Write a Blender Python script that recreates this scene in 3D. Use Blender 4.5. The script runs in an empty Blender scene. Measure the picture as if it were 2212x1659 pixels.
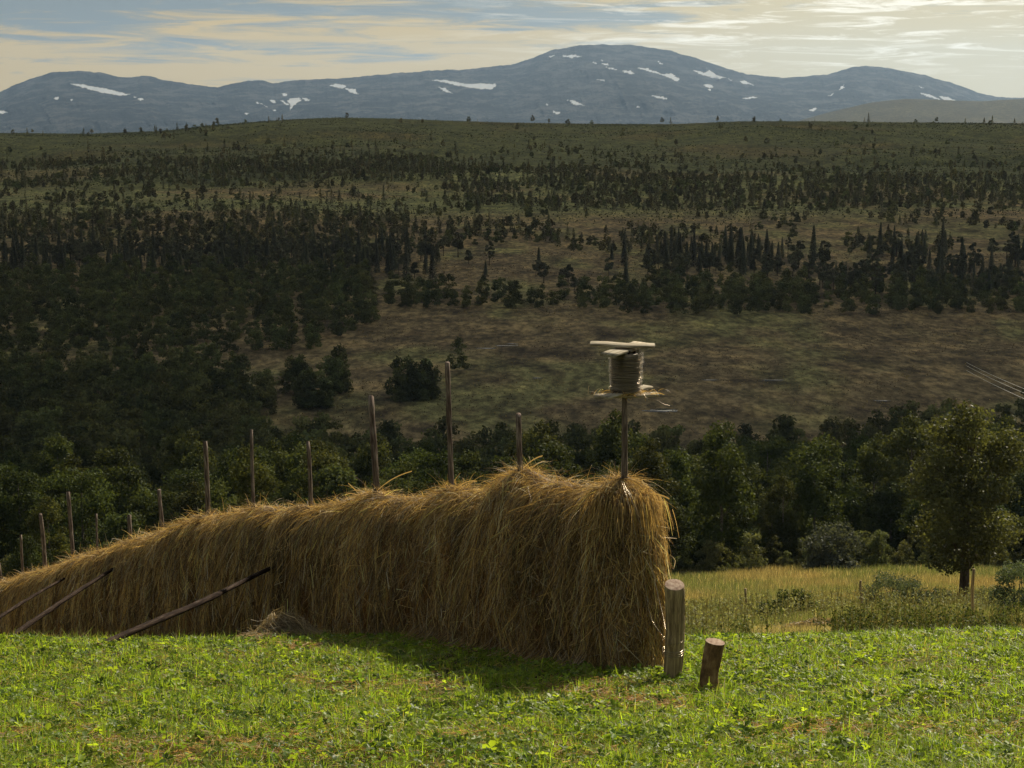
import bpy, math, random
import numpy as np
from mathutils import Vector, Matrix

# ------------------------------------------------------------------ camera, sky, sun, exposure
R = math.radians
scene = bpy.context.scene
col = scene.collection
F = 3687.0                      # focal length in units of a 2212 px wide picture (60 mm on 36 mm)
TH = math.atan(569.5 / F)       # downward pitch
CT, ST = math.cos(TH), math.sin(TH)

cam_d = bpy.data.cameras.new('camera')
cam_d.lens = 60; cam_d.sensor_width = 36
cam_d.clip_start = 0.1; cam_d.clip_end = 60000
cam = bpy.data.objects.new('camera', cam_d)
col.objects.link(cam)
cam.location = (0, 0, 0)
cam.rotation_euler = (math.pi / 2 - TH, 0, 0)
scene.camera = cam

SUN_AZ, SUN_EL = R(34), R(39)   # azimuth to the right of straight ahead (+Y)
SUN_DIR = Vector((math.sin(SUN_AZ) * math.cos(SUN_EL), math.cos(SUN_AZ) * math.cos(SUN_EL), math.sin(SUN_EL)))
sd = bpy.data.lights.new('sun', 'SUN')
sd.energy = 5.0; sd.angle = R(0.6); sd.color = (1.0, 0.88, 0.68)
sun = bpy.data.objects.new('sun', sd); col.objects.link(sun)
sun.rotation_euler = SUN_DIR.to_track_quat('Z', 'Y').to_euler()

scene.view_settings.view_transform = 'Standard'
scene.view_settings.look = 'None'
scene.view_settings.gamma = 1
scene.view_settings.exposure = 0.58
scene.cycles.use_denoising = True
scene.cycles.max_bounces = 6
scene.cycles.transmission_bounces = 4
scene.cycles.diffuse_bounces = 3
scene.cycles.volume_bounces = 0
scene.cycles.transparent_max_bounces = 6

world = bpy.data.worlds.new('World'); scene.world = world; world.use_nodes = True
nt = world.node_tree; nt.nodes.clear()
N = nt.nodes.new; L = nt.links.new
def ramp(nodes, stops, interp='LINEAR'):
    n = nodes.new('ShaderNodeValToRGB'); cr = n.color_ramp; cr.interpolation = interp
    while len(cr.elements) < len(stops): cr.elements.new(0.5)
    for e, (p, c) in zip(cr.elements, stops):
        e.position = p; e.color = c if len(c) == 4 else (*c, 1)
    return n
def wmath(op, a, b=None, clamp=False):
    n = N('ShaderNodeMath'); n.operation = op; n.use_clamp = clamp
    for i, v in enumerate((a, b)):
        if v is None: continue
        if isinstance(v, (int, float)): n.inputs[i].default_value = v
        else: L(v, n.inputs[i])
    return n.outputs[0]
out = N('ShaderNodeOutputWorld')
sky = N('ShaderNodeTexSky'); sky.sky_type = 'NISHITA'; sky.sun_disc = False
sky.sun_elevation = SUN_EL; sky.sun_rotation = SUN_AZ; sky.air_density = 1.0; sky.dust_density = 1.5
bg1 = N('ShaderNodeBackground'); bg1.inputs[1].default_value = 0.05; L(sky.outputs[0], bg1.inputs[0])
tc = N('ShaderNodeTexCoord'); sep = N('ShaderNodeSeparateXYZ'); L(tc.outputs['Generated'], sep.inputs[0])
sx, sy, sz = sep.outputs
# cloud coordinates: azimuth across, elevation up (clouds seen almost edge on near the horizon)
az = wmath('ARCTAN2', sx, sy)
el = wmath('ARCSINE', sz)
comb = N('ShaderNodeCombineXYZ'); L(wmath('MULTIPLY', az, 5.0), comb.inputs[0]); L(wmath('MULTIPLY', el, 62.0), comb.inputs[1])
def wnoise(scale, detail, rough, dist=0.0, off=0.0):
    m = N('ShaderNodeMapping'); m.inputs['Location'].default_value = (off, off * 0.7, off * 0.3); L(comb.outputs[0], m.inputs[0])
    n = N('ShaderNodeTexNoise'); n.inputs['Scale'].default_value = scale; n.inputs['Detail'].default_value = detail
    n.inputs['Roughness'].default_value = rough; n.inputs['Distortion'].default_value = dist
    L(m.outputs[0], n.inputs[0]); return n.outputs['Fac']
n_big = wnoise(0.9, 3, 0.5, 0.3, 3.1)
n_str = wnoise(2.7, 10, 0.66, 0.8, 7.7)
# closeness to the sun's azimuth
sunv = N('ShaderNodeCombineXYZ')
for i, v in enumerate((math.sin(R(15)), math.cos(R(15)), 0.10)): sunv.inputs[i].default_value = v
dot = N('ShaderNodeVectorMath'); dot.operation = 'DOT_PRODUCT'; L(tc.outputs['Generated'], dot.inputs[0]); L(sunv.outputs[0], dot.inputs[1])
glow = ramp(nt.nodes, [(0.90, (0, 0, 0)), (0.962, (0.12,) * 3), (0.985, (0.5,) * 3), (1.0, (1, 1, 1))]); L(dot.outputs['Value'], glow.inputs[0])
low = ramp(nt.nodes, [(0.0, (1, 1, 1)), (0.044, (0.85,) * 3), (0.056, (0.3,) * 3), (0.066, (0.0,) * 3)]); L(sz, low.inputs[0])
# warm light fraction
mixw = wmath('ADD', wmath('MULTIPLY', n_str, 1.9), wmath('MULTIPLY', n_big, 1.2))
mixw = wmath('ADD', mixw, wmath('MULTIPLY', low.outputs[0], 0.33))
mixw = wmath('ADD', mixw, wmath('MULTIPLY', glow.outputs[0], 0.42))
warm = ramp(nt.nodes, [(0.0, (0, 0, 0)), (0.35, (0.22,) * 3), (1.0, (1, 1, 1))]); L(wmath('MULTIPLY', wmath('SUBTRACT', mixw, 1.53), 2.6, True), warm.inputs[0])
def mixc(fac, a, b):
    n = N('ShaderNodeMix'); n.data_type = 'RGBA'
    (L(fac, n.inputs[0]) if not isinstance(fac, float) else setattr(n.inputs[0], 'default_value', fac))
    for s, v in ((6, a), (7, b)):
        if isinstance(v, tuple): n.inputs[s].default_value = (*v, 1)
        else: L(v, n.inputs[s])
    return n.outputs[2]
cool = mixc(glow.outputs[0], (0.24, 0.29, 0.31), (0.40, 0.43, 0.40))
warmc = mixc(glow.outputs[0], (0.74, 0.52, 0.19), (0.80, 0.66, 0.36))
ccol = mixc(warm.outputs[0], cool, warmc)
# thin bright edges near the sun
n_w = wnoise(3.3, 9, 0.66, 0.9, 21.3)
hi = ramp(nt.nodes, [(0.50, (0, 0, 0)), (0.72, (1, 1, 1))]); L(n_w, hi.inputs[0])
upm = ramp(nt.nodes, [(0.018, (0, 0, 0)), (0.045, (1, 1, 1))]); L(sz, upm.inputs[0])
hif = wmath('MULTIPLY', wmath('MULTIPLY', hi.outputs[0], upm.outputs[0]), glow.outputs[0])
ccol = mixc(wmath('MULTIPLY', hif, 1.8, True), ccol, (1.35, 1.25, 1.0))
bg2 = N('ShaderNodeBackground'); L(ccol, bg2.inputs[0]); bg2.inputs[1].default_value = 0.67
cov = ramp(nt.nodes, [(0.0, (0.93,) * 3), (0.12, (0.92,) * 3), (0.4, (0.8,) * 3), (1.0, (0.75,) * 3)]); L(sz, cov.inputs[0])
ms = N('ShaderNodeMixShader'); L(cov.outputs[0], ms.inputs[0]); L(bg1.outputs[0], ms.inputs[1]); L(bg2.outputs[0], ms.inputs[2])
L(ms.outputs[0], out.inputs[0])

# ------------------------------------------------------------------ helpers
rng = np.random.default_rng(7); random.seed(7)
PI = math.pi

def pt(c, r, Y):
    """world point seen at column c, row r (2212 x 1659 grid) at forward distance Y"""
    u = (np.asarray(c, float) - 1106.0) / F; v = (np.asarray(r, float) - 829.5) / F
    k = Y / (CT - v * ST)
    return np.stack(np.broadcast_arrays(u * k, Y + 0 * k, (-ST - v * CT) * k), -1)
def project(x, y, z):
    d = y * CT - z * ST
    return 1106.0 + F * x / d, 829.5 - F * (y * ST + z * CT) / d

def vnoise(x, y, seed=0):
    x = np.asarray(x, float); y = np.asarray(y, float)
    xi = np.floor(x).astype(np.int64); yi = np.floor(y).astype(np.int64)
    fx = x - xi; fy = y - yi
    fx = fx * fx * (3 - 2 * fx); fy = fy * fy * (3 - 2 * fy)
    def h(a, b):
        n = (a * 374761393 + b * 668265263 + seed * 1442695041) & 0xffffffff
        n = ((n ^ (n >> 13)) * 1274126177) & 0xffffffff
        n = n ^ (n >> 16)
        return (n & 0xffff) / 32767.5 - 1
    a = h(xi, yi); b = h(xi + 1, yi); c = h(xi, yi + 1); d = h(xi + 1, yi + 1)
    return (a * (1 - fx) + b * fx) * (1 - fy) + (c * (1 - fx) + d * fx) * fy
def fbm(x, y, oct=4, seed=0, rough=0.5):
    s = 0; a = 1; t = 0
    for i in range(oct):
        s = s + a * vnoise(np.asarray(x) * 2 ** i + 17.3 * i, np.asarray(y) * 2 ** i + 9.1 * i, seed + i); t += a; a *= rough
    return s / t

def sstep(a, b, x):
    t = np.clip((x - a) / (b - a), 0, 1); return t * t * (3 - 2 * t)

def mesh_np(name, verts, faces, colors=None, smooth=False, mat=None, attrs=None):
    """faces: array (M,4) or (M,3), or a list of such arrays"""
    me = bpy.data.meshes.new(name)
    if not isinstance(faces, (list, tuple)): faces = [faces]
    faces = [np.asarray(f, np.int64) for f in faces if len(f)]
    verts = np.asarray(verts, np.float32)
    nl = sum(f.size for f in faces); nf = sum(len(f) for f in faces)
    me.vertices.add(len(verts)); me.vertices.foreach_set('co', verts.ravel())
    me.loops.add(nl); me.polygons.add(nf)
    me.loops.foreach_set('vertex_index', np.concatenate([f.ravel() for f in faces]).astype(np.int32))
    tot = np.concatenate([np.full(len(f), f.shape[1]) for f in faces])
    start = np.concatenate([[0], np.cumsum(tot)[:-1]])
    me.polygons.foreach_set('loop_start', start.astype(np.int32))
    try: me.polygons.foreach_set('loop_total', tot.astype(np.int32))
    except Exception: pass
    me.update(calc_edges=True)
    if smooth: me.polygons.foreach_set('use_smooth', np.ones(nf, bool))
    if colors is not None:
        a = me.color_attributes.new('col', 'FLOAT_COLOR', 'POINT')
        c = np.ones((len(verts), 4), np.float32); c[:, :3] = colors
        a.data.foreach_set('color', c.ravel())
    for k, v in (attrs or {}).items():
        a = me.attributes.new(k, 'FLOAT', 'POINT'); a.data.foreach_set('value', np.asarray(v, np.float32))
    if mat: me.materials.append(mat)
    return me
def obj(name, me, parent=None, **props):
    o = bpy.data.objects.new(name, me); col.objects.link(o)
    if parent is not None: o.parent = parent
    for k, v in props.items(): o[k] = v
    return o
def empty(name, loc=(0, 0, 0), **props):
    o = bpy.data.objects.new(name, None); col.objects.link(o); o.location = loc; o.empty_display_size = 0.1
    for k, v in props.items(): o[k] = v
    return o

class Geo:
    def __init__(s): s.v = []; s.f = {3: [], 4: []}; s.c = []; s.n = 0
    def add(s, v, f, c):
        v = np.asarray(v, np.float32).reshape(-1, 3); f = np.asarray(f)
        s.v.append(v); s.f[f.shape[1]].append(f + s.n)
        c = np.asarray(c, np.float32); s.c.append(np.broadcast_to(c, v.shape) if c.ndim == 1 else c); s.n += len(v)
    def mesh(s, name, mat, smooth=False):
        fs = [np.concatenate(s.f[k]) for k in (3, 4) if s.f[k]]
        return mesh_np(name, np.concatenate(s.v), fs, np.concatenate(s.c), smooth, mat)

def ribbons(P, W, side, C):
    """P (N,K,3) centre lines, W (N,K) half widths, side (N,3), C (N,3) -> verts, quads, colours"""
    n, k, _ = P.shape
    off = side[:, None, :] * W[:, :, None]
    V = np.stack([P - off, P + off], 2).reshape(-1, 3)
    b = (np.arange(n) * 2 * k)[:, None] + 2 * np.arange(k - 1)[None, :]
    Q = np.stack([b, b + 1, b + 3, b + 2], -1).reshape(-1, 4)
    return V, Q, np.repeat(C, 2 * k, axis=0)

def rand_unit(n):
    v = rng.normal(size=(n, 3)); return v / np.linalg.norm(v, axis=1, keepdims=True)
def norm(v): return v / np.maximum(np.linalg.norm(v, axis=-1, keepdims=True), 1e-9)

def leaf_quads(ctr, nrm, size, C, aspect=0.6):
    """diamond leaves"""
    n = len(ctr)
    up = rand_unit(n); t = norm(np.cross(nrm, up)); b = np.cross(nrm, t)
    s = size[:, None]
    V = np.stack([ctr - t * s, ctr + b * s * aspect, ctr + t * s, ctr - b * s * aspect], 1).reshape(-1, 3)
    Q = (np.arange(n) * 4)[:, None] + np.arange(4)[None, :]
    return V, Q, np.repeat(C, 4, axis=0)

def tube(pts, rad, sides=8, jitter=0.0, caps=True):
    """swept tube, returns verts, quads, tris"""
    pts = np.asarray(pts, float); rad = np.asarray(rad, float); k = len(pts)
    T = norm(np.gradient(pts, axis=0))
    ref = np.array([0.0, 0, 1.0]) if abs(T[0][2]) < 0.9 else np.array([1.0, 0, 0])
    A = norm(np.cross(T, ref)); B = np.cross(T, A)
    a = np.linspace(0, 2 * PI, sides, endpoint=False)
    r = rad[:, None] * (1 + jitter * rng.uniform(-1, 1, (k, sides)))
    V = pts[:, None, :] + r[..., None] * (np.cos(a)[None, :, None] * A[:, None, :] + np.sin(a)[None, :, None] * B[:, None, :])
    i = np.arange(k - 1)[:, None] * sides; j = np.arange(sides)[None, :]; j2 = (j + 1) % sides
    Q = np.stack([i + j, i + j2, i + sides + j2, i + sides + j], -1).reshape(-1, 4)
    V = V.reshape(-1, 3)
    tr = np.zeros((0, 3), int)
    if caps:
        n = len(V); V = np.concatenate([V, pts[:1], pts[-1:]])
        jj = np.arange(sides); j2 = (jj + 1) % sides; e = (k - 1) * sides
        tr = np.concatenate([np.stack([jj * 0 + n, j2, jj], 1), np.stack([jj * 0 + n + 1, e + jj, e + j2], 1)])
    return V, Q, tr

# ------------------------------------------------------------------ materials
def new_mat(name):
    m = bpy.data.materials.new(name); m.use_nodes = True; nt = m.node_tree; nt.nodes.clear()
    return m, nt, nt.nodes.new, nt.links.new

def foliage_mat(name, trans=0.4, rough=0.5, spec=0.3, tint=(1, 1, 1), ttint=(1.15, 1.1, 0.55), randomize=0.0):
    m, nt, N, L = new_mat(name)
    at = N('ShaderNodeVertexColor'); at.layer_name = 'col'
    mul = N('ShaderNodeMix'); mul.data_type = 'RGBA'; mul.blend_type = 'MULTIPLY'; mul.inputs[0].default_value = 1
    L(at.outputs[0], mul.inputs[6]); mul.inputs[7].default_value = (*tint, 1)
    c = mul.outputs[2]
    if randomize:
        oi = N('ShaderNodeObjectInfo'); hs = N('ShaderNodeHueSaturation')
        mr = N('ShaderNodeMapRange'); L(oi.outputs['Random'], mr.inputs[0]); mr.inputs[3].default_value = 1 - randomize; mr.inputs[4].default_value = 1 + randomize
        L(mr.outputs[0], hs.inputs['Value']); L(c, hs.inputs['Color'])
        mh = N('ShaderNodeMapRange'); mm = N('ShaderNodeMath'); mm.operation = 'FRACT'; mx = N('ShaderNodeMath'); mx.operation = 'MULTIPLY'; mx.inputs[1].default_value = 7.31
        L(oi.outputs['Random'], mx.inputs[0]); L(mx.outputs[0], mm.inputs[0]); L(mm.outputs[0], mh.inputs[0]); mh.inputs[3].default_value = 0.485; mh.inputs[4].default_value = 0.515
        L(mh.outputs[0], hs.inputs['Hue']); c = hs.outputs[0]
    p = N('ShaderNodeBsdfPrincipled'); p.inputs['Roughness'].default_value = rough; p.inputs['Specular IOR Level'].default_value = spec
    L(c, p.inputs['Base Color'])
    t = N('ShaderNodeBsdfTranslucent')
    m2 = N('ShaderNodeMix'); m2.data_type = 'RGBA'; m2.blend_type = 'MULTIPLY'; m2.inputs[0].default_value = 1
    L(c, m2.inputs[6]); m2.inputs[7].default_value = (*ttint, 1); L(m2.outputs[2], t.inputs[0])
    mx = N('ShaderNodeMixShader'); mx.inputs[0].default_value = trans; L(p.outputs[0], mx.inputs[1]); L(t.outputs[0], mx.inputs[2])
    o = N('ShaderNodeOutputMaterial'); L(mx.outputs[0], o.inputs[0])
    return m

def wood_mat(name, c1, c2, c3, stretch=(40, 40, 3), rough=0.85, bump=0.6):
    m, nt, N, L = new_mat(name)
    tcn = N('ShaderNodeTexCoord'); mp = N('ShaderNodeMapping'); mp.inputs['Scale'].default_value = stretch; L(tcn.outputs['Object'], mp.inputs[0])
    oi = N('ShaderNodeObjectInfo'); va = N('ShaderNodeVectorMath'); va.operation = 'ADD'
    sc = N('ShaderNodeVectorMath'); sc.operation = 'SCALE'; L(oi.outputs['Random'], sc.inputs['Scale']); sc.inputs[0].default_value = (31, 17, 23)
    L(mp.outputs[0], va.inputs[0]); L(sc.outputs[0], va.inputs[1])
    n1 = N('ShaderNodeTexNoise'); n1.inputs['Scale'].default_value = 1.0; n1.inputs['Detail'].default_value = 6; n1.inputs['Roughness'].default_value = 0.65; L(va.outputs[0], n1.inputs[0])
    r = ramp(nt.nodes, [(0.32, c1), (0.5, c2), (0.68, c3)]); L(n1.outputs['Fac'], r.inputs[0])
    p = N('ShaderNodeBsdfPrincipled'); p.inputs['Roughness'].default_value = rough; p.inputs['Specular IOR Level'].default_value = 0.06; L(r.outputs[0], p.inputs['Base Color'])
    b = N('ShaderNodeBump'); b.inputs['Strength'].default_value = bump; b.inputs['Distance'].default_value = 0.01; L(n1.outputs['Fac'], b.inputs['Height']); L(b.outputs[0], p.inputs['Normal'])
    o = N('ShaderNodeOutputMaterial'); L(p.outputs[0], o.inputs[0])
    return m

M_HAY = foliage_mat('dry_hay', 0.42, 0.5, 0.3, ttint=(1.15, 1.0, 0.62))
M_GRASS = foliage_mat('green_grass', 0.6, 0.42, 0.16, ttint=(1.42, 1.58, 0.42))
M_CLOVER = foliage_mat('clover_leaf', 0.58, 0.42, 0.18, ttint=(1.5, 1.45, 0.35))
M_MEADOW = foliage_mat('meadow_grass', 0.48, 0.6, 0.15, ttint=(1.1, 1.05, 0.65))
M_BIRCH = foliage_mat('birch_leaf', 0.36, 0.6, 0.05, ttint=(1.3, 1.1, 0.55), randomize=0.25)
M_LONE = foliage_mat('lone_tree_leaf', 0.42, 0.5, 0.12, ttint=(1.35, 1.2, 0.5))
M_FARTREE = foliage_mat('far_foliage', 0.34, 0.7, 0.1)
M_NEEDLE = foliage_mat('needle_foliage', 0.15, 0.7, 0.15, randomize=0.3, ttint=(1, 1, 0.7))
M_WILLOW = foliage_mat('willow_leaf', 0.35, 0.6, 0.06)
M_POLE = wood_mat('weathered_pole', (0.03, 0.02, 0.016), (0.12, 0.09, 0.075), (0.30, 0.25, 0.21), (45, 45, 4))
M_BRACE = wood_mat('dark_brace_wood', (0.008, 0.005, 0.004), (0.024, 0.015, 0.011), (0.075, 0.055, 0.042), (45, 45, 4))
M_POST = wood_mat('grey_post_wood', (0.06, 0.042, 0.025), (0.22, 0.17, 0.095), (0.46, 0.37, 0.2), (34, 34, 1.6))
M_STUB = wood_mat('brown_stump_bark', (0.05, 0.032, 0.018), (0.16, 0.10, 0.05), (0.30, 0.21, 0.11), (16, 16, 8))
M_CUT = wood_mat('cut_end_wood', (0.17, 0.11, 0.08), (0.30, 0.22, 0.17), (0.42, 0.34, 0.27), (30, 30, 30))
M_BOARD = wood_mat('grey_board', (0.16, 0.13, 0.09), (0.32, 0.28, 0.21), (0.46, 0.42, 0.34), (6, 60, 60))
M_BIRCHBARK = wood_mat('birch_bark', (0.04, 0.035, 0.03), (0.13, 0.11, 0.09), (0.3, 0.27, 0.23), (6, 6, 9))
M_TRUNK = wood_mat('dark_bark', (0.02, 0.016, 0.012), (0.06, 0.045, 0.035), (0.11, 0.09, 0.07), (12, 12, 3))

def metal_mat(name, c=(0.55, 0.52, 0.48), rough=0.32):
    m, nt, N, L = new_mat(name)
    p = N('ShaderNodeBsdfPrincipled'); p.inputs['Metallic'].default_value = 1; p.inputs['Roughness'].default_value = rough
    n = N('ShaderNodeTexNoise'); n.inputs['Scale'].default_value = 60
    r = ramp(nt.nodes, [(0.35, tuple(x * 0.45 for x in c)), (0.65, c)]); L(n.outputs[0], r.inputs[0]); L(r.outputs[0], p.inputs['Base Color'])
    o = N('ShaderNodeOutputMaterial'); L(p.outputs[0], o.inputs[0]); return m
M_WIRE = metal_mat('galvanised_wire', (0.40, 0.34, 0.26), 0.26)

# ------------------------------------------------------------------ terrain
CREST = np.array([(-700, 292), (0, 287), (100, 288), (200, 289), (300, 285), (370, 282), (450, 272), (560, 263), (650, 257), (740, 254), (850, 256), (950, 260), (1100, 265),
                  (1300, 268), (1450, 268), (1600, 262), (1750, 262), (2000, 265), (2212, 267), (2900, 262)], float)
D0 = [(-60, 4.0), (0, -1.7), (10, -3.9), (14, -4.78), (18, -5.66)]
DL = [(20, -6.3), (25, -7.98), (30, -9.8), (36, -12.0), (50, -17.3), (72, -24.0), (95, -29.5), (120, -35)]
DM = [(20, -6.3), (25, -8.2), (30, -9.8), (36, -11.5), (50, -15.6), (72, -21.5), (95, -27), (120, -32.5)]
DR = [(20, -6.2), (25, -7.95), (30, -9.45), (36, -11.2), (50, -15.05), (72, -20.8), (95, -26.4), (120, -32.3)]
D1 = [(160, -42), (220, -53), (300, -60), (400, -61), (600, -60.5), (800, -57), (1000, -51.5), (1400, -40), (1900, -21)]
D2 = [(3200, -60), (5000, -140), (14000, -160)]
def spline(tab):
    x = np.array([a for a, _ in tab], float); y = np.array([b for _, b in tab], float)
    h = np.diff(x); s = np.diff(y) / h; m = np.zeros(len(x)); m[0] = s[0]; m[-1] = s[-1]
    m[1:-1] = (s[:-1] * h[1:] + s[1:] * h[:-1]) / (h[:-1] + h[1:])
    def f(q):
        i = np.clip(np.searchsorted(x, q) - 1, 0, len(x) - 2); t = (q - x[i]) / h[i]
        t = np.clip(t, 0, 1.0)
        return ((2 * t**3 - 3 * t**2 + 1) * y[i] + (t**3 - 2 * t**2 + t) * h[i] * m[i] + (-2 * t**3 + 3 * t**2) * y[i + 1] + (t**3 - t**2) * h[i] * m[i + 1])
    return f
fL, fM, fR = (spline(D0 + d + D1 + [(2400, 0.0)] + D2) for d in (DL, DM, DR))
def ground(x, y, fine=True):
    x = np.asarray(x, float); y = np.asarray(y, float)
    c = 1106 + F * x / np.maximum(y, 9.0)
    wL = sstep(1106, 200, c); wR = sstep(1106, 2000, c)
    z = fL(y) * wL + fR(y) * wR + fM(y) * (1 - wL - wR)
    rowc = np.interp(c, CREST[:, 0], CREST[:, 1])
    zc = (-ST - (rowc - 829.5) / F * CT) / (CT - (rowc - 829.5) / F * ST) * 2400
    z = z + zc * np.exp(-((y - 2400) / 600.0) ** 2)
    z = z + 0.085 * fbm(x / 1.9, y / 1.9, 3, 5) * sstep(6, 9, y) * (1 - sstep(22, 60, y))
    z = z + fbm(x / 14, y / 14, 3, 9) * 0.5 * sstep(70, 140, y) * (1 - sstep(260, 330, y))
    z = z + fbm(x / 60, y / 60, 4, 11) * (1.3 * sstep(300, 420, y) * (1 - sstep(2050, 2400, y)))
    z = z + fbm(x / 260, y / 170, 4, 13) * 14 * sstep(900, 1500, y) * (1 - sstep(2000, 2300, y))
    return z

ys = np.concatenate([np.linspace(-40, 7.8, 30), np.arange(8, 26, 0.14), np.arange(26, 60, 0.5), 60 * 1.0105 ** np.arange(0, 560)])
ys = ys[ys < 14000]
aa = np.linspace(-0.85, 0.85, 420)
AX, AY = np.meshgrid(aa, ys); GX = AX * (AY + 45); GY = AY
GZ = ground(GX, GY)
Cc, Rr = project(GX, np.maximum(GY, 1), GZ)
# base colours of the land, by what grows there
def lerp(a, b, t): return a * (1 - t[..., None]) + np.array(b) * t[..., None]
soil = np.array((0.075, 0.075, 0.022)) + np.zeros(GX.shape + (3,))
meadow = np.array((0.19, 0.155, 0.06)); bog = np.array((0.13, 0.10, 0.052)); hillc = np.array((0.048, 0.055, 0.024)); pale = np.array((0.10, 0.108, 0.045))
gc = lerp(soil, meadow, sstep(26, 36, GY))
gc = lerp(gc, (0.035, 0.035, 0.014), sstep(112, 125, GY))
gc = lerp(gc, bog, sstep(230, 270, GY))
nb = fbm(GX / 22, GY / 45, 4, 21)
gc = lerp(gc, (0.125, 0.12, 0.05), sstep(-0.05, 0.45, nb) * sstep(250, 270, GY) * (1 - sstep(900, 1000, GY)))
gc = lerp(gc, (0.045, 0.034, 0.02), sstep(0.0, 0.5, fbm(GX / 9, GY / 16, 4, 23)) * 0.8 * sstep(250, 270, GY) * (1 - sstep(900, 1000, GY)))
gc = lerp(gc, pale, sstep(900, 1020, GY) * sstep(0.35, -0.2, fbm(GX / 90, GY / 70, 4, 25)))
gc = lerp(gc, hillc, sstep(1180, 1420, GY + 180 * fbm(GX / 200, GY / 100, 3, 27)))
gc = lerp(gc, (0.06, 0.052, 0.024), 0.8 * sstep(0.05, 0.4, fbm(GX / 130, GY / 90, 5, 29)) * sstep(1500, 1700, GY))
gc = lerp(gc, (0.028, 0.034, 0.014), 0.8 * sstep(0.0, 0.4, fbm(GX / 160, GY / 70, 5, 31)) * sstep(1400, 1600, GY))

def ground_mat():
    m, nt, N, L = new_mat('land')
    at = N('ShaderNodeVertexColor'); at.layer_name = 'col'
    tcn = N('ShaderNodeTexCoord')
    def nz(scale, det, rough=0.6):
        mp = N('ShaderNodeMapping'); mp.inputs['Scale'].default_value = scale; L(tcn.outputs['Object'], mp.inputs[0])
        n = N('ShaderNodeTexNoise'); n.inputs['Scale'].default_value = 1; n.inputs['Detail'].default_value = det; n.inputs['Roughness'].default_value = rough
        L(mp.outputs[0], n.inputs[0]); return n.outputs['Fac']
    a = nz((0.09, 0.05, 0.1), 8, 0.68); b = nz((3, 3, 3), 6)
    r1 = ramp(nt.nodes, [(0.33, (0.35,) * 3), (0.5, (1,) * 3), (0.68, (1.75, 1.65, 1.5))]); L(a, r1.inputs[0])
    r2 = ramp(nt.nodes, [(0.3, (0.65,) * 3), (0.7, (1.35,) * 3)]); L(b, r2.inputs[0])
    def mul(x, y):
        n = N('ShaderNodeMix'); n.data_type = 'RGBA'; n.blend_type = 'MULTIPLY'; n.inputs[0].default_value = 1; L(x, n.inputs[6]); L(y, n.inputs[7]); return n.outputs[2]
    d = nz((0.5, 0.2, 0.5), 5, 0.6); r3 = ramp(nt.nodes, [(0.35, (0.45,) * 3), (0.5, (1,) * 3), (0.65, (1.7,) * 3)]); L(d, r3.inputs[0])
    c = mul(mul(mul(at.outputs[0], r1.outputs[0]), r2.outputs[0]), r3.outputs[0])
    p = N('ShaderNodeBsdfPrincipled'); p.inputs['Roughness'].default_value = 0.95; p.inputs['Specular IOR Level'].default_value = 0.05; L(c, p.inputs['Base Color'])
    bp = N('ShaderNodeBump'); bp.inputs['Strength'].default_value = 0.9; bp.inputs['Distance'].default_value = 1.2
    L(a, bp.inputs['Height'])
    L(bp.outputs[0], p.inputs['Normal'])
    o = N('ShaderNodeOutputMaterial'); L(p.outputs[0], o.inputs[0]); return m
M_LAND = ground_mat()
ny, nx = GX.shape
I = np.arange(ny * nx).reshape(ny, nx)
Q = np.stack([I[:-1, :-1], I[:-1, 1:], I[1:, 1:], I[1:, :-1]], -1).reshape(-1, 4)
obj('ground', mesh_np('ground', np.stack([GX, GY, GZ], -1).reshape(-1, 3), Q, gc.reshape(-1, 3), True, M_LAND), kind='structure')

# ------------------------------------------------------------------ mountains
RIDGE = np.array([(-900, 240), (-500, 215), (-250, 235), (-100, 222), (0, 198), (30, 184), (60, 172), (90, 163), (115, 155), (170, 152), (220, 157), (262, 167), (300, 165), (325, 164), (350, 172), (410, 182), (470, 188), (500, 180), (540, 174), (560, 173), (590, 180),
                  (650, 172), (760, 168), (850, 158), (900, 154), (1000, 150), (1100, 140), (1150, 125), (1200, 106), (1260, 97), (1300, 95), (1370, 98), (1440, 108), (1500, 124), (1540, 138), (1580, 150), (1610, 160),
                  (1640, 163), (1700, 168), (1760, 163), (1800, 158), (1840, 146), (1870, 142), (1910, 146), (1980, 158), (2060, 180), (2130, 205), (2160, 210), (2212, 211), (2400, 225), (2700, 205), (3000, 235)], float)
SNOWL = [[(305,362),(350,363),(480,388),(560,408),(520,414),(480,407),(420,396),(340,374)], [(233,418),(252,420),(250,432),(234,430)], [(300,430),(316,430),(314,435)], [(595,425),(610,424),(622,431),(605,435)],
 [(-30,480),(20,478),(36,486),(10,491),(-30,489)], [(575,415),(588,418),(584,422)], [(1218,404),(1240,402),(1234,415),(1220,414)], [(1166,431),(1180,432),(1195,446),(1180,446)], [(1210,432),(1225,434),(1250,455),(1235,453)],
 [(1250,427),(1290,421),(1305,433),(1270,455),(1258,476),(1254,450),(1240,435)], [(1304,422),(1322,423),(1338,432),(1325,437)], [(1098,438),(1112,442),(1135,450),(1112,448)], [(1145,457),(1158,460),(1152,464)],
 [(1060,486),(1075,490),(1066,496)], [(1180,473),(1194,477),(1186,481)], [(1425,371),(1440,363),(1480,364),(1498,372),(1480,383),(1450,376)], [(1490,381),(1530,384),(1548,406),(1520,401)],
 [(1868,345),(1920,344),(1960,353),(2010,362),(2080,360),(2148,365),(2125,386),(2060,382),(2010,376),(1930,359)], [(1892,375),(1925,382),(1955,403),(1925,397)]]
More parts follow.
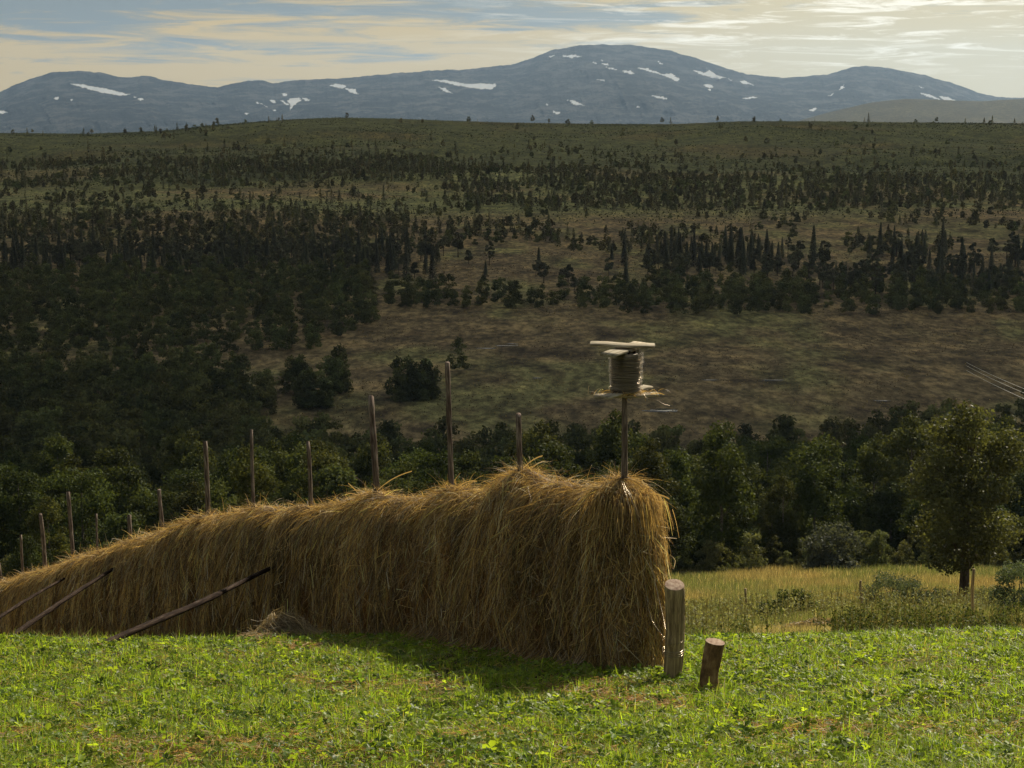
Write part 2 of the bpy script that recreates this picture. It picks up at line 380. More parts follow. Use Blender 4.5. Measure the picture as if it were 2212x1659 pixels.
SNOWR = [[(155,245),(195,237),(165,248)], [(215,241),(265,237),(301,245),(250,249)], [(346,267),(365,272),(362,277)], [(385,274),(410,273),(418,281),(395,281)], [(385,258),(402,262),(395,266)], [(408,289),(460,302),(430,300)],
 [(472,305),(510,304),(532,320),(490,315)], [(365,342),(405,346),(400,350)], [(540,293),(590,297),(650,320),(690,316),(728,345),(715,351),(660,329),(600,310)], [(625,262),(650,276),(645,278)],
 [(783,302),(830,315),(850,302),(885,325),(928,334),(890,343),(840,329),(800,316)], [(936,337),(952,346),(945,349)], [(982,349),(1010,349),(1041,367),(1005,361)], [(825,366),(850,364),(876,379),(845,380)],
 [(847,384),(862,388),(853,393)], [(992,425),(1040,418),(1061,423),(1010,429)], [(600,412),(640,416),(681,429),(640,426)], [(237,432),(265,432),(315,456),(270,452)], [(530,457),(556,462),(545,466)],
 [(172,478),(195,483),(215,489),(190,494)], [(1413,390),(1430,365),(1437,376),(1420,389)], [(1370,412),(1389,401),(1382,412)], [(1282,477),(1310,465),(1322,471),(1295,481)], [(1755,371),(1785,382),(1770,380)],
 [(1763,400),(1800,407),(1850,431),(1800,420)], [(1840,414),(1880,419),(1926,439),(1880,437)], [(145,447),(158,451),(150,455)]]
def inpoly(px, py, poly):
    ins = np.zeros(px.shape, bool); n = len(poly)
    for i in range(n):
        x1, y1 = poly[i]; x2, y2 = poly[(i + 1) % n]
        if y1 == y2: continue
        c = ((y1 > py) != (y2 > py)) & (px < (x2 - x1) * (py - y1) / (y2 - y1) + x1)
        ins ^= c
    return ins
def mountain_mat():
    m, nt, N, L = new_mat('bare_mountain')
    at = N('ShaderNodeAttribute'); at.attribute_name = 'snow'
    tcn = N('ShaderNodeTexCoord')
    def nz(scale, det, rough=0.65):
        mp = N('ShaderNodeMapping'); mp.inputs['Scale'].default_value = scale; L(tcn.outputs['Object'], mp.inputs[0])
        n = N('ShaderNodeTexNoise'); n.inputs['Scale'].default_value = 1; n.inputs['Detail'].default_value = det; n.inputs['Roughness'].default_value = rough
        L(mp.outputs[0], n.inputs[0]); return n.outputs['Fac']
    a = nz((0.006, 0.003, 0.02), 12, 0.78)
    r = ramp(nt.nodes, [(0.42, (0.004, 0.007, 0.010)), (0.5, (0.020, 0.026, 0.030)), (0.58, (0.085, 0.088, 0.09))]); L(a, r.inputs[0])
    mx = N('ShaderNodeMix'); mx.data_type = 'RGBA'; L(at.outputs['Fac'], mx.inputs[0]); L(r.outputs[0], mx.inputs[6]); mx.inputs[7].default_value = (0.8, 0.84, 0.88, 1)
    p = N('ShaderNodeBsdfPrincipled'); p.inputs['Roughness'].default_value = 0.95; p.inputs['Specular IOR Level'].default_value = 0.05; L(mx.outputs[2], p.inputs['Base Color'])
    b = N('ShaderNodeBump'); b.inputs['Strength'].default_value = 1.0; b.inputs['Distance'].default_value = 170; L(a, b.inputs['Height']); L(b.outputs[0], p.inputs['Normal'])
    o = N('ShaderNodeOutputMaterial'); L(p.outputs[0], o.inputs[0]); return m
cs = np.concatenate([np.arange(-900, -60, 6.0), np.arange(-60, 2270, 1.5), np.arange(2270, 3001, 6.0)]); ts = np.concatenate([np.linspace(0, 1, 130), 1 + np.linspace(0.03, 0.6, 12)])
MC, MT = np.meshgrid(cs, ts)
ridge = np.interp(MC, RIDGE[:, 0], RIDGE[:, 1]) + 2.6 * fbm(MC / 22, MC * 0, 5, 41, 0.72)
k = np.ones(9) / 9
MR = 318 + (ridge - 318) * np.clip(MT, 0, 1) ** 0.9
MY = 7200 + 3300 * np.clip(MT, 0, 2) ** 1.25
MY = MY * (1 + 0.05 * fbm(MC / 240, MT * 2.0, 5, 43, 0.55) * np.clip(MT * 3, 0, 1) + 0.008 * fbm(MC / 14 + MT * 6, MT * 5, 3, 47))
P = pt(MC, MR, MY)
back = np.clip(MT - 1, 0, 1)
P[..., 2] -= back * 1500
snow = np.zeros(MC.shape)
jx = MC + 5 * fbm(MC / 6, MR / 2.5, 3, 51, 0.7); jy = MR + 1.8 * fbm(MC / 6, MR / 2.5, 3, 53, 0.7)
for poly in SNOWL: snow[inpoly(jx, jy, [(a / 2, b / 2) for a, b in poly])] = 1
for poly in SNOWR: snow[inpoly(jx, jy, [(1106 + a / 2, b / 2) for a, b in poly])] = 1
ny, nx = MC.shape; I = np.arange(ny * nx).reshape(ny, nx)
Q = np.stack([I[:-1, :-1], I[:-1, 1:], I[1:, 1:], I[1:, :-1]], -1).reshape(-1, 4)
obj('mountain', mesh_np('mountain', P.reshape(-1, 3), Q, None, True, mountain_mat(), {'snow': snow.ravel()}), kind='structure')

# rounded brown hill at the right, before the mountains
FH = np.array([(1560, 300), (1640, 280), (1720, 262), (1800, 240), (1880, 222), (1930, 216), (1960, 214), (2050, 216), (2120, 219), (2212, 213), (2350, 205), (2600, 215), (2900, 260)], float)
cs = np.arange(1560, 2900, 6.0); ts = np.concatenate([np.linspace(0, 1, 40), 1 + np.linspace(0.05, 0.6, 8)])
MC, MT = np.meshgrid(cs, ts)
MR = 312 + (np.interp(MC, FH[:, 0], FH[:, 1]) - 312 + 0.8 * fbm(MC / 40, MC * 0, 3, 61)) * np.clip(MT, 0, 1) ** 0.8
MY = (4600 + 1200 * MT) * (1 + 0.01 * fbm(MC / 60, MT * 3, 4, 63))
P = pt(MC, MR, MY); P[..., 2] -= np.clip(MT - 1, 0, 1) * 700
ny, nx = MC.shape; I = np.arange(ny * nx).reshape(ny, nx)
Q = np.stack([I[:-1, :-1], I[:-1, 1:], I[1:, 1:], I[1:, :-1]], -1).reshape(-1, 4)
hc = np.array((0.04, 0.04, 0.024)) * (1 + 0.5 * fbm(MC / 50, MT * 8, 4, 65))[..., None]
obj('hill', mesh_np('hill', P.reshape(-1, 3), Q, hc.reshape(-1, 3), True, M_LAND), kind='structure')

# ------------------------------------------------------------------ bog pools
def water_mat():
    m, nt, N, L = new_mat('pool_water')
    p = N('ShaderNodeBsdfPrincipled'); p.inputs['Base Color'].default_value = (0.03, 0.03, 0.028, 1); p.inputs['Roughness'].default_value = 0.06; p.inputs['Specular IOR Level'].default_value = 1.0; p.inputs['IOR'].default_value = 1.6
    n = N('ShaderNodeTexNoise'); n.inputs['Scale'].default_value = 1.5; b = N('ShaderNodeBump'); b.inputs['Strength'].default_value = 0.15; L(n.outputs[0], b.inputs['Height']); L(b.outputs[0], p.inputs['Normal'])
    o = N('ShaderNodeOutputMaterial'); L(p.outputs[0], o.inputs[0]); return m
M_WATER = water_mat()
def hit(c, r, lo=40.0, hi=2400.0):
    """ground point on the line of sight through c, r: first crossing"""
    Y = np.geomspace(lo, hi, 4000); P = pt(c, r, Y); g = ground(P[:, 0], P[:, 1])
    i = np.argmax(P[:, 2] <= g); return P[i, 0], P[i, 1], g[i]
for c, r, w, h in [(1095, 747, 18, 1.6), (1052, 753, 26, 1.3), (1430, 888, 34, 3.2), (1535, 821, 18, 1.0), (1672, 822, 20, 0.8), (1105, 743, 10, 0.8), (1905, 866, 16, 1.0), (1160, 817, 8, 0.8)]:
    x, y, z = hit(c, r, 150); rx = w * y / F; ry = h * y / F / 0.15
    a = np.linspace(0, 2 * PI, 40, endpoint=False)
    rr = 1 + 0.8 * fbm(np.cos(a) * 2 + c, np.sin(a) * 2 + r, 3, 3) + 0.12 * rng.uniform(-1, 1, 40)
    V = np.stack([x + rx * np.cos(a) * rr, y + ry * np.sin(a) * rr, 0 * a], 1)
    zz = ground(V[:, 0], V[:, 1]).max() + 0.08
    V[:, 2] = zz; V = np.concatenate([V, V - (0, 0, 0.9)])
    n = 40; j = np.arange(n); j2 = (j + 1) % n
    ctr = np.array([[x, y, zz]]); V = np.concatenate([V, ctr])
    obj('water', mesh_np('water', V, [np.stack([j * 0 + 2 * n, j, j2], 1), np.stack([j, j + n, j2 + n, j2], 1)], None, False, M_WATER), kind='structure')

# ------------------------------------------------------------------ trees
def crown_geo(h, cr, z0, nclump, nleaf, lsize, base, shape='round', top_narrow=0.6, seed=0, var=0.25, aspect=0.7):
    """leaf clusters on clumps spread through a crown from z0 to h"""
    rs = np.random.default_rng(seed); g = Geo(); H = h - z0
    cen = []; tries = 0
    while len(cen) < nclump and tries < 6000:
        tries += 1
        t = rs.uniform(0.04, 1.0); ang = rs.uniform(0, 2 * PI)
        env = cr * (math.sin(PI * (t * 0.74 + 0.14) ** 0.9) ** 0.6) * (1 - (1 - top_narrow) * t * t)
        env *= 1 + 0.22 * math.sin(2 * ang + seed * 1.7 + t * 4) + 0.12 * math.sin(5 * ang + t * 9 + seed)
        rad = env * math.sqrt(rs.uniform(0.15, 1)) * 0.85
        p = np.array([rad * math.cos(ang), rad * math.sin(ang), z0 + H * t * 0.93])
        cs_ = cr * rs.uniform(0.26, 0.46) * (1.12 - 0.3 * t)
        if all(np.linalg.norm((p - q) * (1, 1, 0.8)) > 0.42 * (cs_ + s) for q, s in cen): cen.append((p, cs_))
    per = nleaf // len(cen)
    tot = sum(s ** 2 for _, s in cen)
    for p, s in cen:
        n = max(12, int(nleaf * s ** 2 / tot))
        d = rs.normal(size=(n, 3)); d /= np.linalg.norm(d, axis=1, keepdims=True)
        d[:, 2] = np.where(d[:, 2] < -0.3, d[:, 2] * 0.6, d[:, 2])
        rr = s * (0.35 + 0.65 * rs.uniform(0, 1, n) ** 0.45) * (1 + 0.25 * np.sin(d[:, 0] * 5 + p[0] * 3) * np.sin(d[:, 1] * 4 + p[2] * 2)) * np.where(rs.uniform(size=n) < 0.06, 1.25, 1)
        ctr = p + d * rr[:, None] * (1, 1, 0.9)
        nr = norm(d + 0.9 * rs.normal(size=(n, 3)))
        tone = 1 + var * rs.uniform(-1, 1) + var * rs.uniform(-1, 1, n)
        C = np.array(base)[None, :] * tone[:, None]
        V, Q, CC = leaf_quads(ctr, nr, lsize * rs.uniform(0.7, 1.3, n), C, aspect); g.add(V, Q, CC)
    return g, cen
def trunk_geo(h, z0, r0, cen, seed=0, sides=7, lean=0.25, forks=9):
    rs = np.random.default_rng(seed + 100); g = Geo()
    zs = np.linspace(-0.6, h * 0.88, 9)
    wx = np.cumsum(rs.normal(0, lean * 0.25, 9)); wy = np.cumsum(rs.normal(0, lean * 0.25, 9))
    w = np.clip(zs / h, 0, 1)
    pts = np.stack([wx * w * 0.6, wy * w * 0.6, zs], 1)
    rad = r0 * (1.25 - 1.12 * w) ; rad[0] *= 1.3
    V, Q, T = tube(pts, rad, sides); g.add(V, Q, (1, 1, 1)); g.f[3].append(T)
    for p, s in cen[:forks]:
        zb = max(z0 * 0.5, p[2] - rs.uniform(0.8, 1.8)); zb = min(zb, h * 0.7)
        b = np.array([np.interp(zb, pts[:, 2], pts[:, 0]), np.interp(zb, pts[:, 2], pts[:, 1]), zb])
        mid = (b + p) / 2 + (0, 0, -0.1 * h * 0.2)
        r = r0 * 0.42 * (1 - 0.6 * zb / h)
        V, Q, T = tube([b, mid, p], [r, r * 0.65, r * 0.25], 5); n0 = g.n; g.add(V, Q, (1, 1, 1)); g.f[3].append(T + n0)
    return g

BIR = []
for i, (h, cr, z0, ncl, tn) in enumerate([(10.5, 2.9, 1.0, 30, 0.6), (9.2, 3.2, 0.6, 28, 0.7), (11.5, 2.7, 1.6, 30, 0.5), (8.0, 2.5, 0.4, 24, 0.55), (9.8, 3.6, 0.9, 34, 0.75), (7.0, 2.9, 0.2, 24, 0.7)]):
    base = [(0.052, 0.070, 0.020), (0.046, 0.064, 0.020), (0.058, 0.070, 0.022), (0.050, 0.072, 0.026), (0.044, 0.060, 0.018), (0.056, 0.072, 0.030)][i]
    g, cen = crown_geo(h, cr, z0, ncl, 13000, 0.11, base, seed=300 + i, top_narrow=tn, var=0.3)
    BIR.append((g.mesh('birch_crown', M_BIRCH), trunk_geo(h, z0, 0.12, cen, i).mesh('birch_trunk', M_BIRCHBARK, True), h))
def far_birch(seed, h=9.0, cr=2.8):
    return crown_geo(h, cr, 0.2, 18, 1500, 0.25, (0.092, 0.104, 0.044), seed=seed, top_narrow=0.65, var=0.32)[0]
def spruce_geo(h, w, n, seed, size=0.5, base=(0.10, 0.10, 0.056)):
    rs = np.random.default_rng(seed); g = Geo()
    t = rs.uniform(0, 1, n) ** 0.8
    tier = 0.78 + 0.22 * np.cos(t * h * 2 * PI / 0.9)
    ang = rs.uniform(0, 2 * PI, n); asym = 1 + 0.18 * np.sin(ang * 2 + seed) + 0.12 * np.sin(ang * 5 + t * 9)
    rad = w * (1 - t) ** 0.85 * tier * asym * rs.uniform(0.45, 1.0, n) + 0.05
    ctr = np.stack([rad * np.cos(ang), rad * np.sin(ang), 0.35 + t * (h - 0.35) - rad * 0.25], 1)
    out = np.stack([np.cos(ang), np.sin(ang), -0.35 + 0 * ang], 1)
    L = (size * (0.55 + 0.6 * (1 - t)) * rs.uniform(0.7, 1.2, n))[:, None]
    sd_ = np.stack([-np.sin(ang), np.cos(ang), rs.normal(0, 0.5, n)], 1) * 0.32
    V = np.stack([ctr - out * L * 0.6, ctr + sd_ * L, ctr + out * L * 0.8, ctr - sd_ * L - np.array([0, 0, 0.35]) * L], 1).reshape(-1, 3)
    C = np.repeat(np.array(base)[None] * (1 + 0.3 * rs.uniform(-1, 1, n))[:, None], 4, 0)
    g.add(V, (np.arange(n) * 4)[:, None] + np.arange(4), C)
    return g
def pine_geo(h, w, n, seed, base=(0.105, 0.102, 0.056), size=0.34):
    return crown_geo(h, w, h * 0.3, 13, n, size, base, seed=seed, top_narrow=0.7, var=0.3)
def spruce_trunk(h, r=0.13):
    V, Q, T = tube([(0, 0, -0.5), (0.02, 0, h * 0.5), (0, 0, h * 0.96)], [r * 1.2, r * 0.7, 0.02], 6); g = Geo(); g.add(V, Q, (1, 1, 1)); g.f[3].append(T); return g
SPR = []; PIN = []
for i, (h, w) in enumerate([(12.5, 1.9), (10, 1.7), (14, 2.1), (8, 1.6)]):
    SPR.append((spruce_geo(h, w, 1500, 70 + i, 0.55).mesh('spruce_crown', M_NEEDLE), spruce_trunk(h).mesh('spruce_trunk', M_TRUNK, True), h))
for i, (h, w) in enumerate([(11, 2.6), (9, 2.7), (12.5, 2.4), (7.5, 2.4)]):
    g, cen = pine_geo(h, w, 1700, 90 + i)
    PIN.append((g.mesh('pine_crown', M_NEEDLE), trunk_geo(h, h * 0.4, 0.16, cen, 40 + i, forks=5).mesh('pine_trunk', M_TRUNK, True), h))
FARB = [far_birch(500 + i) for i in range(5)]
FARS = [spruce_geo(8.5 + i, 2.3, 150, 520 + i, 1.15) for i in range(4)] + [far_birch(560 + i, 6.0, 3.0) for i in range(2)]
FARP = [pine_geo(8.5, 2.9, 240, 540 + i, size=0.6)[0] for i in range(4)]

LAND1 = [(60, 'the leftmost poles of the hay rack'), (190, 'the tall pole near the left end'), (320, 'the short poles left of the bent one'), (400, 'the pole between the braces'), (500, 'the bent rack pole'), (610, 'the slender pole right of the bent one'),
         (740, 'the faint pole in mid rack'), (890, 'the thick pole in mid rack'), (1050, 'the tallest rack pole'), (1230, 'the pole on the hay knoll'), (1420, 'the end pole with the reel'), (1570, 'the two cut log posts'), (1740, 'the leftmost meadow fence post'), (1900, 'the middle meadow fence post'), (2020, 'the grey willow bushes'), (9999, 'the lone tree')]
LAND2 = [(140, 'far left edge'), (420, 'the bent rack pole'), (640, 'the slender rack poles'), (860, 'the thick rack pole'), (1060, 'the tallest rack pole'), (1250, 'the hay knoll'), (1420, 'the wire reel'), (1600, 'the cut log posts'), (1830, 'the meadow fence'), (2000, 'the grey willows'), (9999, 'the lone tree')]
def size_word(hh, lo, hi): return 'short' if hh < lo else ('tall' if hh > hi else 'medium')
def near(tab, c): return next(t for q, t in tab if c < q)
def plant_tree(kind, meshes, x, y, s, rz, label, cat, group):
    z = float(ground(x, y)); crown, trunk, h = meshes
    t = empty(kind, (x, y, z), label=label, category=cat)
    if group: t['group'] = group
    t.rotation_euler.z = rz; t.scale = (s, s, s * random.uniform(0.94, 1.08))
    obj('trunk', trunk, t); obj('crown', crown, t)
    return t

# --- where the woods stand
def scatter(n, y0, y1, amin=-0.46, amax=0.46, power=2.0):
    yy = (rng.uniform(y0 ** power, y1 ** power, n)) ** (1 / power); return rng.uniform(amin, amax, n) * yy, yy
def thin(x, y, dmin):
    """poisson-like thinning on a grid, dmin array or scalar"""
    keep = []; cell = {}; dm = np.broadcast_to(dmin, x.shape)
    for i in np.random.default_rng(3).permutation(len(x)):
        gx_, gy_ = int(x[i] // 8), int(y[i] // 8); ok = True
        for a in (-1, 0, 1):
            for b in (-1, 0, 1):
                for j in cell.get((gx_ + a, gy_ + b), ()):
                    if (x[i] - x[j]) ** 2 + (y[i] - y[j]) ** 2 < dm[i] ** 2: ok = False; break
                if not ok: break
            if not ok: break
        if ok: keep.append(i); cell.setdefault((gx_, gy_), []).append(i)
    return np.array(keep)

x, y = scatter(9000, 92, 420)
z = ground(x, y); c, r = project(x, y, z); ct_, rt = project(x, y, z + 9)
wood = np.zeros(len(x), bool)
left = c < 700
# left: wood from 115 m out to 420 m; middle and right: a belt along the far side of the field
wood |= left & (y > 112 + 14 * vnoise(x / 20, y * 0, 3)) & (y < 400)
edge = 122 + 5 * vnoise(x / 12, y * 0, 5)
wood |= (c >= 700) & (y > edge) & (rt > np.interp(c, [640, 760, 900, 1100, 1300, 1500, 1650, 1800, 1900, 2000, 2212, 2600], [840, 905, 925, 905, 915, 905, 925, 900, 880, 865, 845, 835]))
# clearings in the left wood far part : bog tongue
wood &= ~((c > 560 + 60 * vnoise(y / 30, 0 * y, 8)) & (c < 1000) & (rt < 890))
sel = np.where(wood)[0]; k = thin(x[sel], y[sel], np.where(y[sel] < 200, 4.3, 4.9)); sel = sel[k]
x, y, c, r = x[sel], y[sel], c[sel], r[sel]
inview = (c > -150) & (c < 2360)
order = np.argsort(y + 400 * ~inview)
for q, i in enumerate(order[:295]):
    v = BIR[random.randrange(6)]; s = random.uniform(0.8, 1.2)
    if y[i] < 128: s *= random.uniform(0.65, 0.95)
    grp = 'broadleaf trees of the wood behind rack and meadow'
    rowd = 'front' if y[i] < 132 else ('second' if y[i] < 150 else ('third' if y[i] < 170 else 'deep'))
    lab = size_word(v[2] * s, 8.2, 10.4) + ' green broadleaf in the ' + rowd + ' row behind ' + near(LAND1, c[i])
    plant_tree('birch_tree', v, float(x[i]), float(y[i]), s, random.uniform(0, 6.28), lab, 'tree', grp)
rest = order[295:]
def bake(name, pts_, variants, mat, s0=0.75, s1=1.2, tone=None, **props):
    V = []; Fq = []; C = []; n = 0
    for q, (xx, yy) in enumerate(pts_):
        g = variants[random.randrange(len(variants))]
        if not hasattr(g, 'V'): g.V = np.concatenate(g.v); g.Q = np.concatenate(g.f[4]); g.C = np.concatenate(g.c)
        a = random.uniform(0, 6.28); s = random.uniform(s0, s1); ca, sa = math.cos(a) * s, math.sin(a) * s
        v = np.stack([g.V[:, 0] * ca - g.V[:, 1] * sa, g.V[:, 0] * sa + g.V[:, 1] * ca, g.V[:, 2] * s * random.uniform(0.9, 1.15)], 1)
        v += (xx, yy, float(ground(xx, yy)) - 0.1)
        t = random.uniform(0.65, 1.35)
        V.append(v); Fq.append(g.Q + n); C.append(g.C * np.array((t * random.uniform(0.93, 1.12), t, t))); n += len(v)
    return obj(name, mesh_np(name, np.concatenate(V), np.concatenate(Fq), np.concatenate(C), False, mat), **props)
bake('broadleaf_wood', [(x[i], y[i]) for i in rest], FARB, M_FARTREE, 0.75, 1.25, kind='stuff', label='dense dark broadleaf wood covering the slope behind the hay rack', category='wood')

ex, ey = scatter(520, 119, 136, -0.42, 0.42)
bake('undergrowth', list(zip(ex, ey)), FARB, M_FARTREE, 0.16, 0.4, kind='stuff', label='dark bushy undergrowth along the foot of the near wood', category='undergrowth')

# far broadleaf wood on the valley floor at left, thin scrub elsewhere
x, y = scatter(30000, 400, 900)
z = ground(x, y); c, r = project(x, y, z)
dens = np.zeros(len(x))
dens[(c < 760 + 60 * vnoise(y / 40, 0 * y, 18)) & (r > 598) & (r < 745)] = 1
dens[(c > 840) & (c < 1320) & (r > 640 - 6 * vnoise(x / 20, y * 0, 4)) & (r < 668)] = 0.8
dens[(c > 1320) & (r > 625) & (r < 680)] = 0.55
dens[(c > 280) & (c < 900) & (r > 712) & (r < 722)] = 0
dens[(c < 700) & (r > 730) & (r < 760)] = 0.9
m = rng.uniform(size=len(x)) < dens * 0.6
sel = np.where(m)[0]; sel = sel[thin(x[sel], y[sel], 6.2)]
farb = [(x[i], y[i]) for i in sel]
# bushes standing alone on the bog
for cc, rr_, n, sp in [(880, 862, 14, 50), (690, 880, 10, 38), (990, 800, 1, 3), (660, 850, 8, 30), (730, 850, 5, 20), (1145, 465, 3, 10)]:
    for q in range(n):
        hx, hy, hz = hit(cc + random.uniform(-sp, sp), rr_ + random.uniform(-4, 4), 150); farb.append((hx, hy))
bake('valley_wood', farb, FARB, M_FARTREE, 0.6, 1.15, kind='stuff', label='dark rounded broadleaf trees massed on the valley floor', category='wood')

# conifers
x, y = scatter(60000, 560, 1650)
z = ground(x, y); c, r = project(x, y, z)
cl = fbm(x / 45, y / 70, 4, 77)
dens = np.zeros(len(x))
def band(c0, c1, r0, r1, d, cut=0.0): 
    mm = (c > c0) & (c < c1) & (r > r0) & (r < r1) & (cl > cut)
    dens[mm] = np.maximum(dens[mm], d)
band(-300, 330, 470, 605, 0.75, -0.12); band(330, 880, 478, 600, 1.0, -0.35); band(380, 880, 462, 480, 0.6, 0.0)
band(-300, 260, 425, 470, 0.5, 0.12); band(260, 600, 432, 460, 0.35, 0.25); band(870, 1420, 462, 585, 0.5, 0.08); band(1380, 2700, 520, 640, 0.7, -0.12); band(1400, 2700, 470, 520, 0.35, 0.05)
band(-300, 2700, 400, 470, 0.05, -1); band(880, 2700, 560, 640, 0.04, -1); band(-300, 500, 350, 405, 0.5, -0.05); band(480, 960, 345, 392, 1.0, -0.45); band(960, 2700, 385, 455, 0.8, -0.3); band(880, 1400, 360, 390, 0.5, -0.1)
band(-300, 2700, 318, 420, 0.04, -1)
m = rng.uniform(size=len(x)) < dens * 0.8
sel = np.where(m)[0]; sel = sel[thin(x[sel], y[sel], 4.6)]
x, y, c, r = x[sel], y[sel], c[sel], r[sel]
inview = (c > -60) & (c < 2270); order = np.argsort(y + 3000 * ~inview)
ispine = vnoise(x / 60, y / 60, 91) + rng.uniform(-0.9, 0.9, len(x)) > 0.05
ns = npn = 0; rs_, rp_ = [], []
for i in order:
    if ispine[i]:
        if npn < 250:
            npn += 1
            v = PIN[random.randrange(4)]; s = random.uniform(0.58, 1.12)
            grp = 'pines on the valley floor'
            place = 'by the bog' if r[i] > 575 else ('in the middle belt' if r[i] > 520 else 'in the upper belt')
            lab = size_word(v[2] * s, 7.2, 9.6) + ' round-headed pine ' + place + ' straight above ' + near(LAND2, c[i])
            plant_tree('pine_tree', v, float(x[i]), float(y[i]), s, random.uniform(0, 6.28), lab, 'tree', grp)
        else: rp_.append((x[i], y[i]))
    else:
        if ns < 250:
            ns += 1
            v = SPR[random.randrange(4)]; s = random.uniform(0.58, 1.12)
            grp = 'spruces on the valley floor'
            place = 'by the bog' if r[i] > 575 else ('in the middle belt' if r[i] > 520 else 'in the upper belt')
            lab = size_word(v[2] * s, 7.2, 9.6) + ' narrow spruce ' + place + ' straight above ' + near(LAND2, c[i])
            plant_tree('spruce_tree', v, float(x[i]), float(y[i]), s, random.uniform(0, 6.28), lab, 'tree', grp)
        else: rs_.append((x[i], y[i]))
# tiny trees on the hill's skyline
xs_, ys_ = scatter(2600, 1650, 2420); z = ground(xs_, ys_); c, r = project(xs_, ys_, z)
dd = 0.03 + 0.25 * (np.abs(c - 400) < 110) * (r < 296) + 0.12 * (fbm(xs_ / 90, ys_ / 50, 3, 93) > 0.2)
mm = rng.uniform(size=len(xs_)) < dd
far_pts = [(a, b) for a, b in zip(xs_[mm], ys_[mm])]
bake('skyline_pines', far_pts, FARP + FARS, M_FARTREE, 0.4, 1.15, kind='stuff', label='tiny pines dotted along the brow of the hill', category='wood')
bake('distant_pine_wood', rp_, FARP, M_FARTREE, 0.35, 0.8, kind='stuff', label='far scattered pines on the valley side', category='wood')
bake('distant_spruce_wood', rs_, FARS, M_FARTREE, 0.4, 0.95, kind='stuff', label='far dark spruces massed on the lower slope of the hill', category='wood')

# the lone tree by the meadow
LX, LY = float(pt(2083, 1268, 74)[0]), 74.0
g1, cen = crown_geo(9.1, 2.45, 1.9, 40, 22000, 0.075, (0.074, 0.086, 0.038), seed=14, top_narrow=0.8, var=0.3)
t = empty('birch_tree', (LX, LY, float(ground(LX, LY))), label='large lone broadleaf tree with a dark trunk standing in the yellow meadow at right', category='tree')
obj('trunk', trunk_geo(8.7, 2.6, 0.19, cen, 11, 10, forks=26).mesh('lone_trunk', M_TRUNK, True), t); obj('crown', g1.mesh('lone_crown', M_LONE), t)

# shrubs in the meadow
def shrub(c, r, Y, h, w, n, leaf, base, label, cat='bush', name='willow_bush', seed=0, narrow=0.35, mat=None):
    P0 = pt(c, r, Y); x0, y0 = float(P0[0]), float(Y)
    g, cen = crown_geo(h, w, 0.02, 16, n, leaf, base, seed=seed, top_narrow=0.8, var=0.25, aspect=narrow)
    s = Geo(); rs = np.random.default_rng(seed)
    for p, q in cen:
        b = np.array([rs.uniform(-0.2, 0.2) * w, rs.uniform(-0.2, 0.2) * w, -0.1])
        V, Q, T = tube([b, (b + p) / 2 * (0.8, 0.8, 1), p], [0.03, 0.02, 0.008], 4); n0 = s.n; s.add(V, Q, (1, 1, 1)); s.f[3].append(T + n0)
    t = empty(name, (x0, y0, float(ground(x0, y0))), label=label, category=cat)
    obj('stem', s.mesh('shrub_stem', M_TRUNK), t); obj('foliage', g.mesh('shrub_foliage', mat or M_WILLOW), t); return t
GW = (0.085, 0.105, 0.062)
shrub(1928, 1262, 66, 1.35, 1.25, 3500, 0.06, GW, 'low grey-green willow bush with a pointed top left of the lone tree', seed=1)
shrub(1975, 1265, 64, 1.1, 1.1, 3000, 0.06, GW, 'wide grey willow bush between the pointed bush and the lone tree', seed=2)
shrub(2035, 1268, 66, 0.8, 0.6, 1500, 0.06, GW, 'small grey willow bush just left of the lone tree trunk', seed=3)
shrub(1885, 1262, 68, 0.8, 0.5, 1200, 0.06, (0.06, 0.07, 0.03), 'small dark bush left of the grey willows in the meadow', seed=4)
shrub(2200, 1285, 58, 1.9, 1.3, 5500, 0.06, (0.10, 0.13, 0.075), 'tall pale silvery willow bush at the right edge of the meadow', seed=5)
shrub(2140, 1278, 66, 0.75, 0.9, 1800, 0.055, (0.10, 0.125, 0.07), 'low silvery bush right of the lone tree behind the fence post', seed=6)
shrub(1722, 1308, 60, 0.9, 0.8, 2200, 0.055, (0.075, 0.095, 0.03), 'dark green leafy bush between the two left meadow fence posts', seed=7, narrow=0.6)
shrub(1665, 1320, 58, 0.7, 0.5, 1200, 0.05, (0.07, 0.09, 0.03), 'small green leafy bush right of the leftmost meadow fence post', seed=8, narrow=0.6)
shrub(1795, 1215, 118, 3.3, 2.6, 5000, 0.13, (0.075, 0.085, 0.065), 'grey dome-shaped bush at the edge of the wood beyond the meadow', seed=9, narrow=0.5)

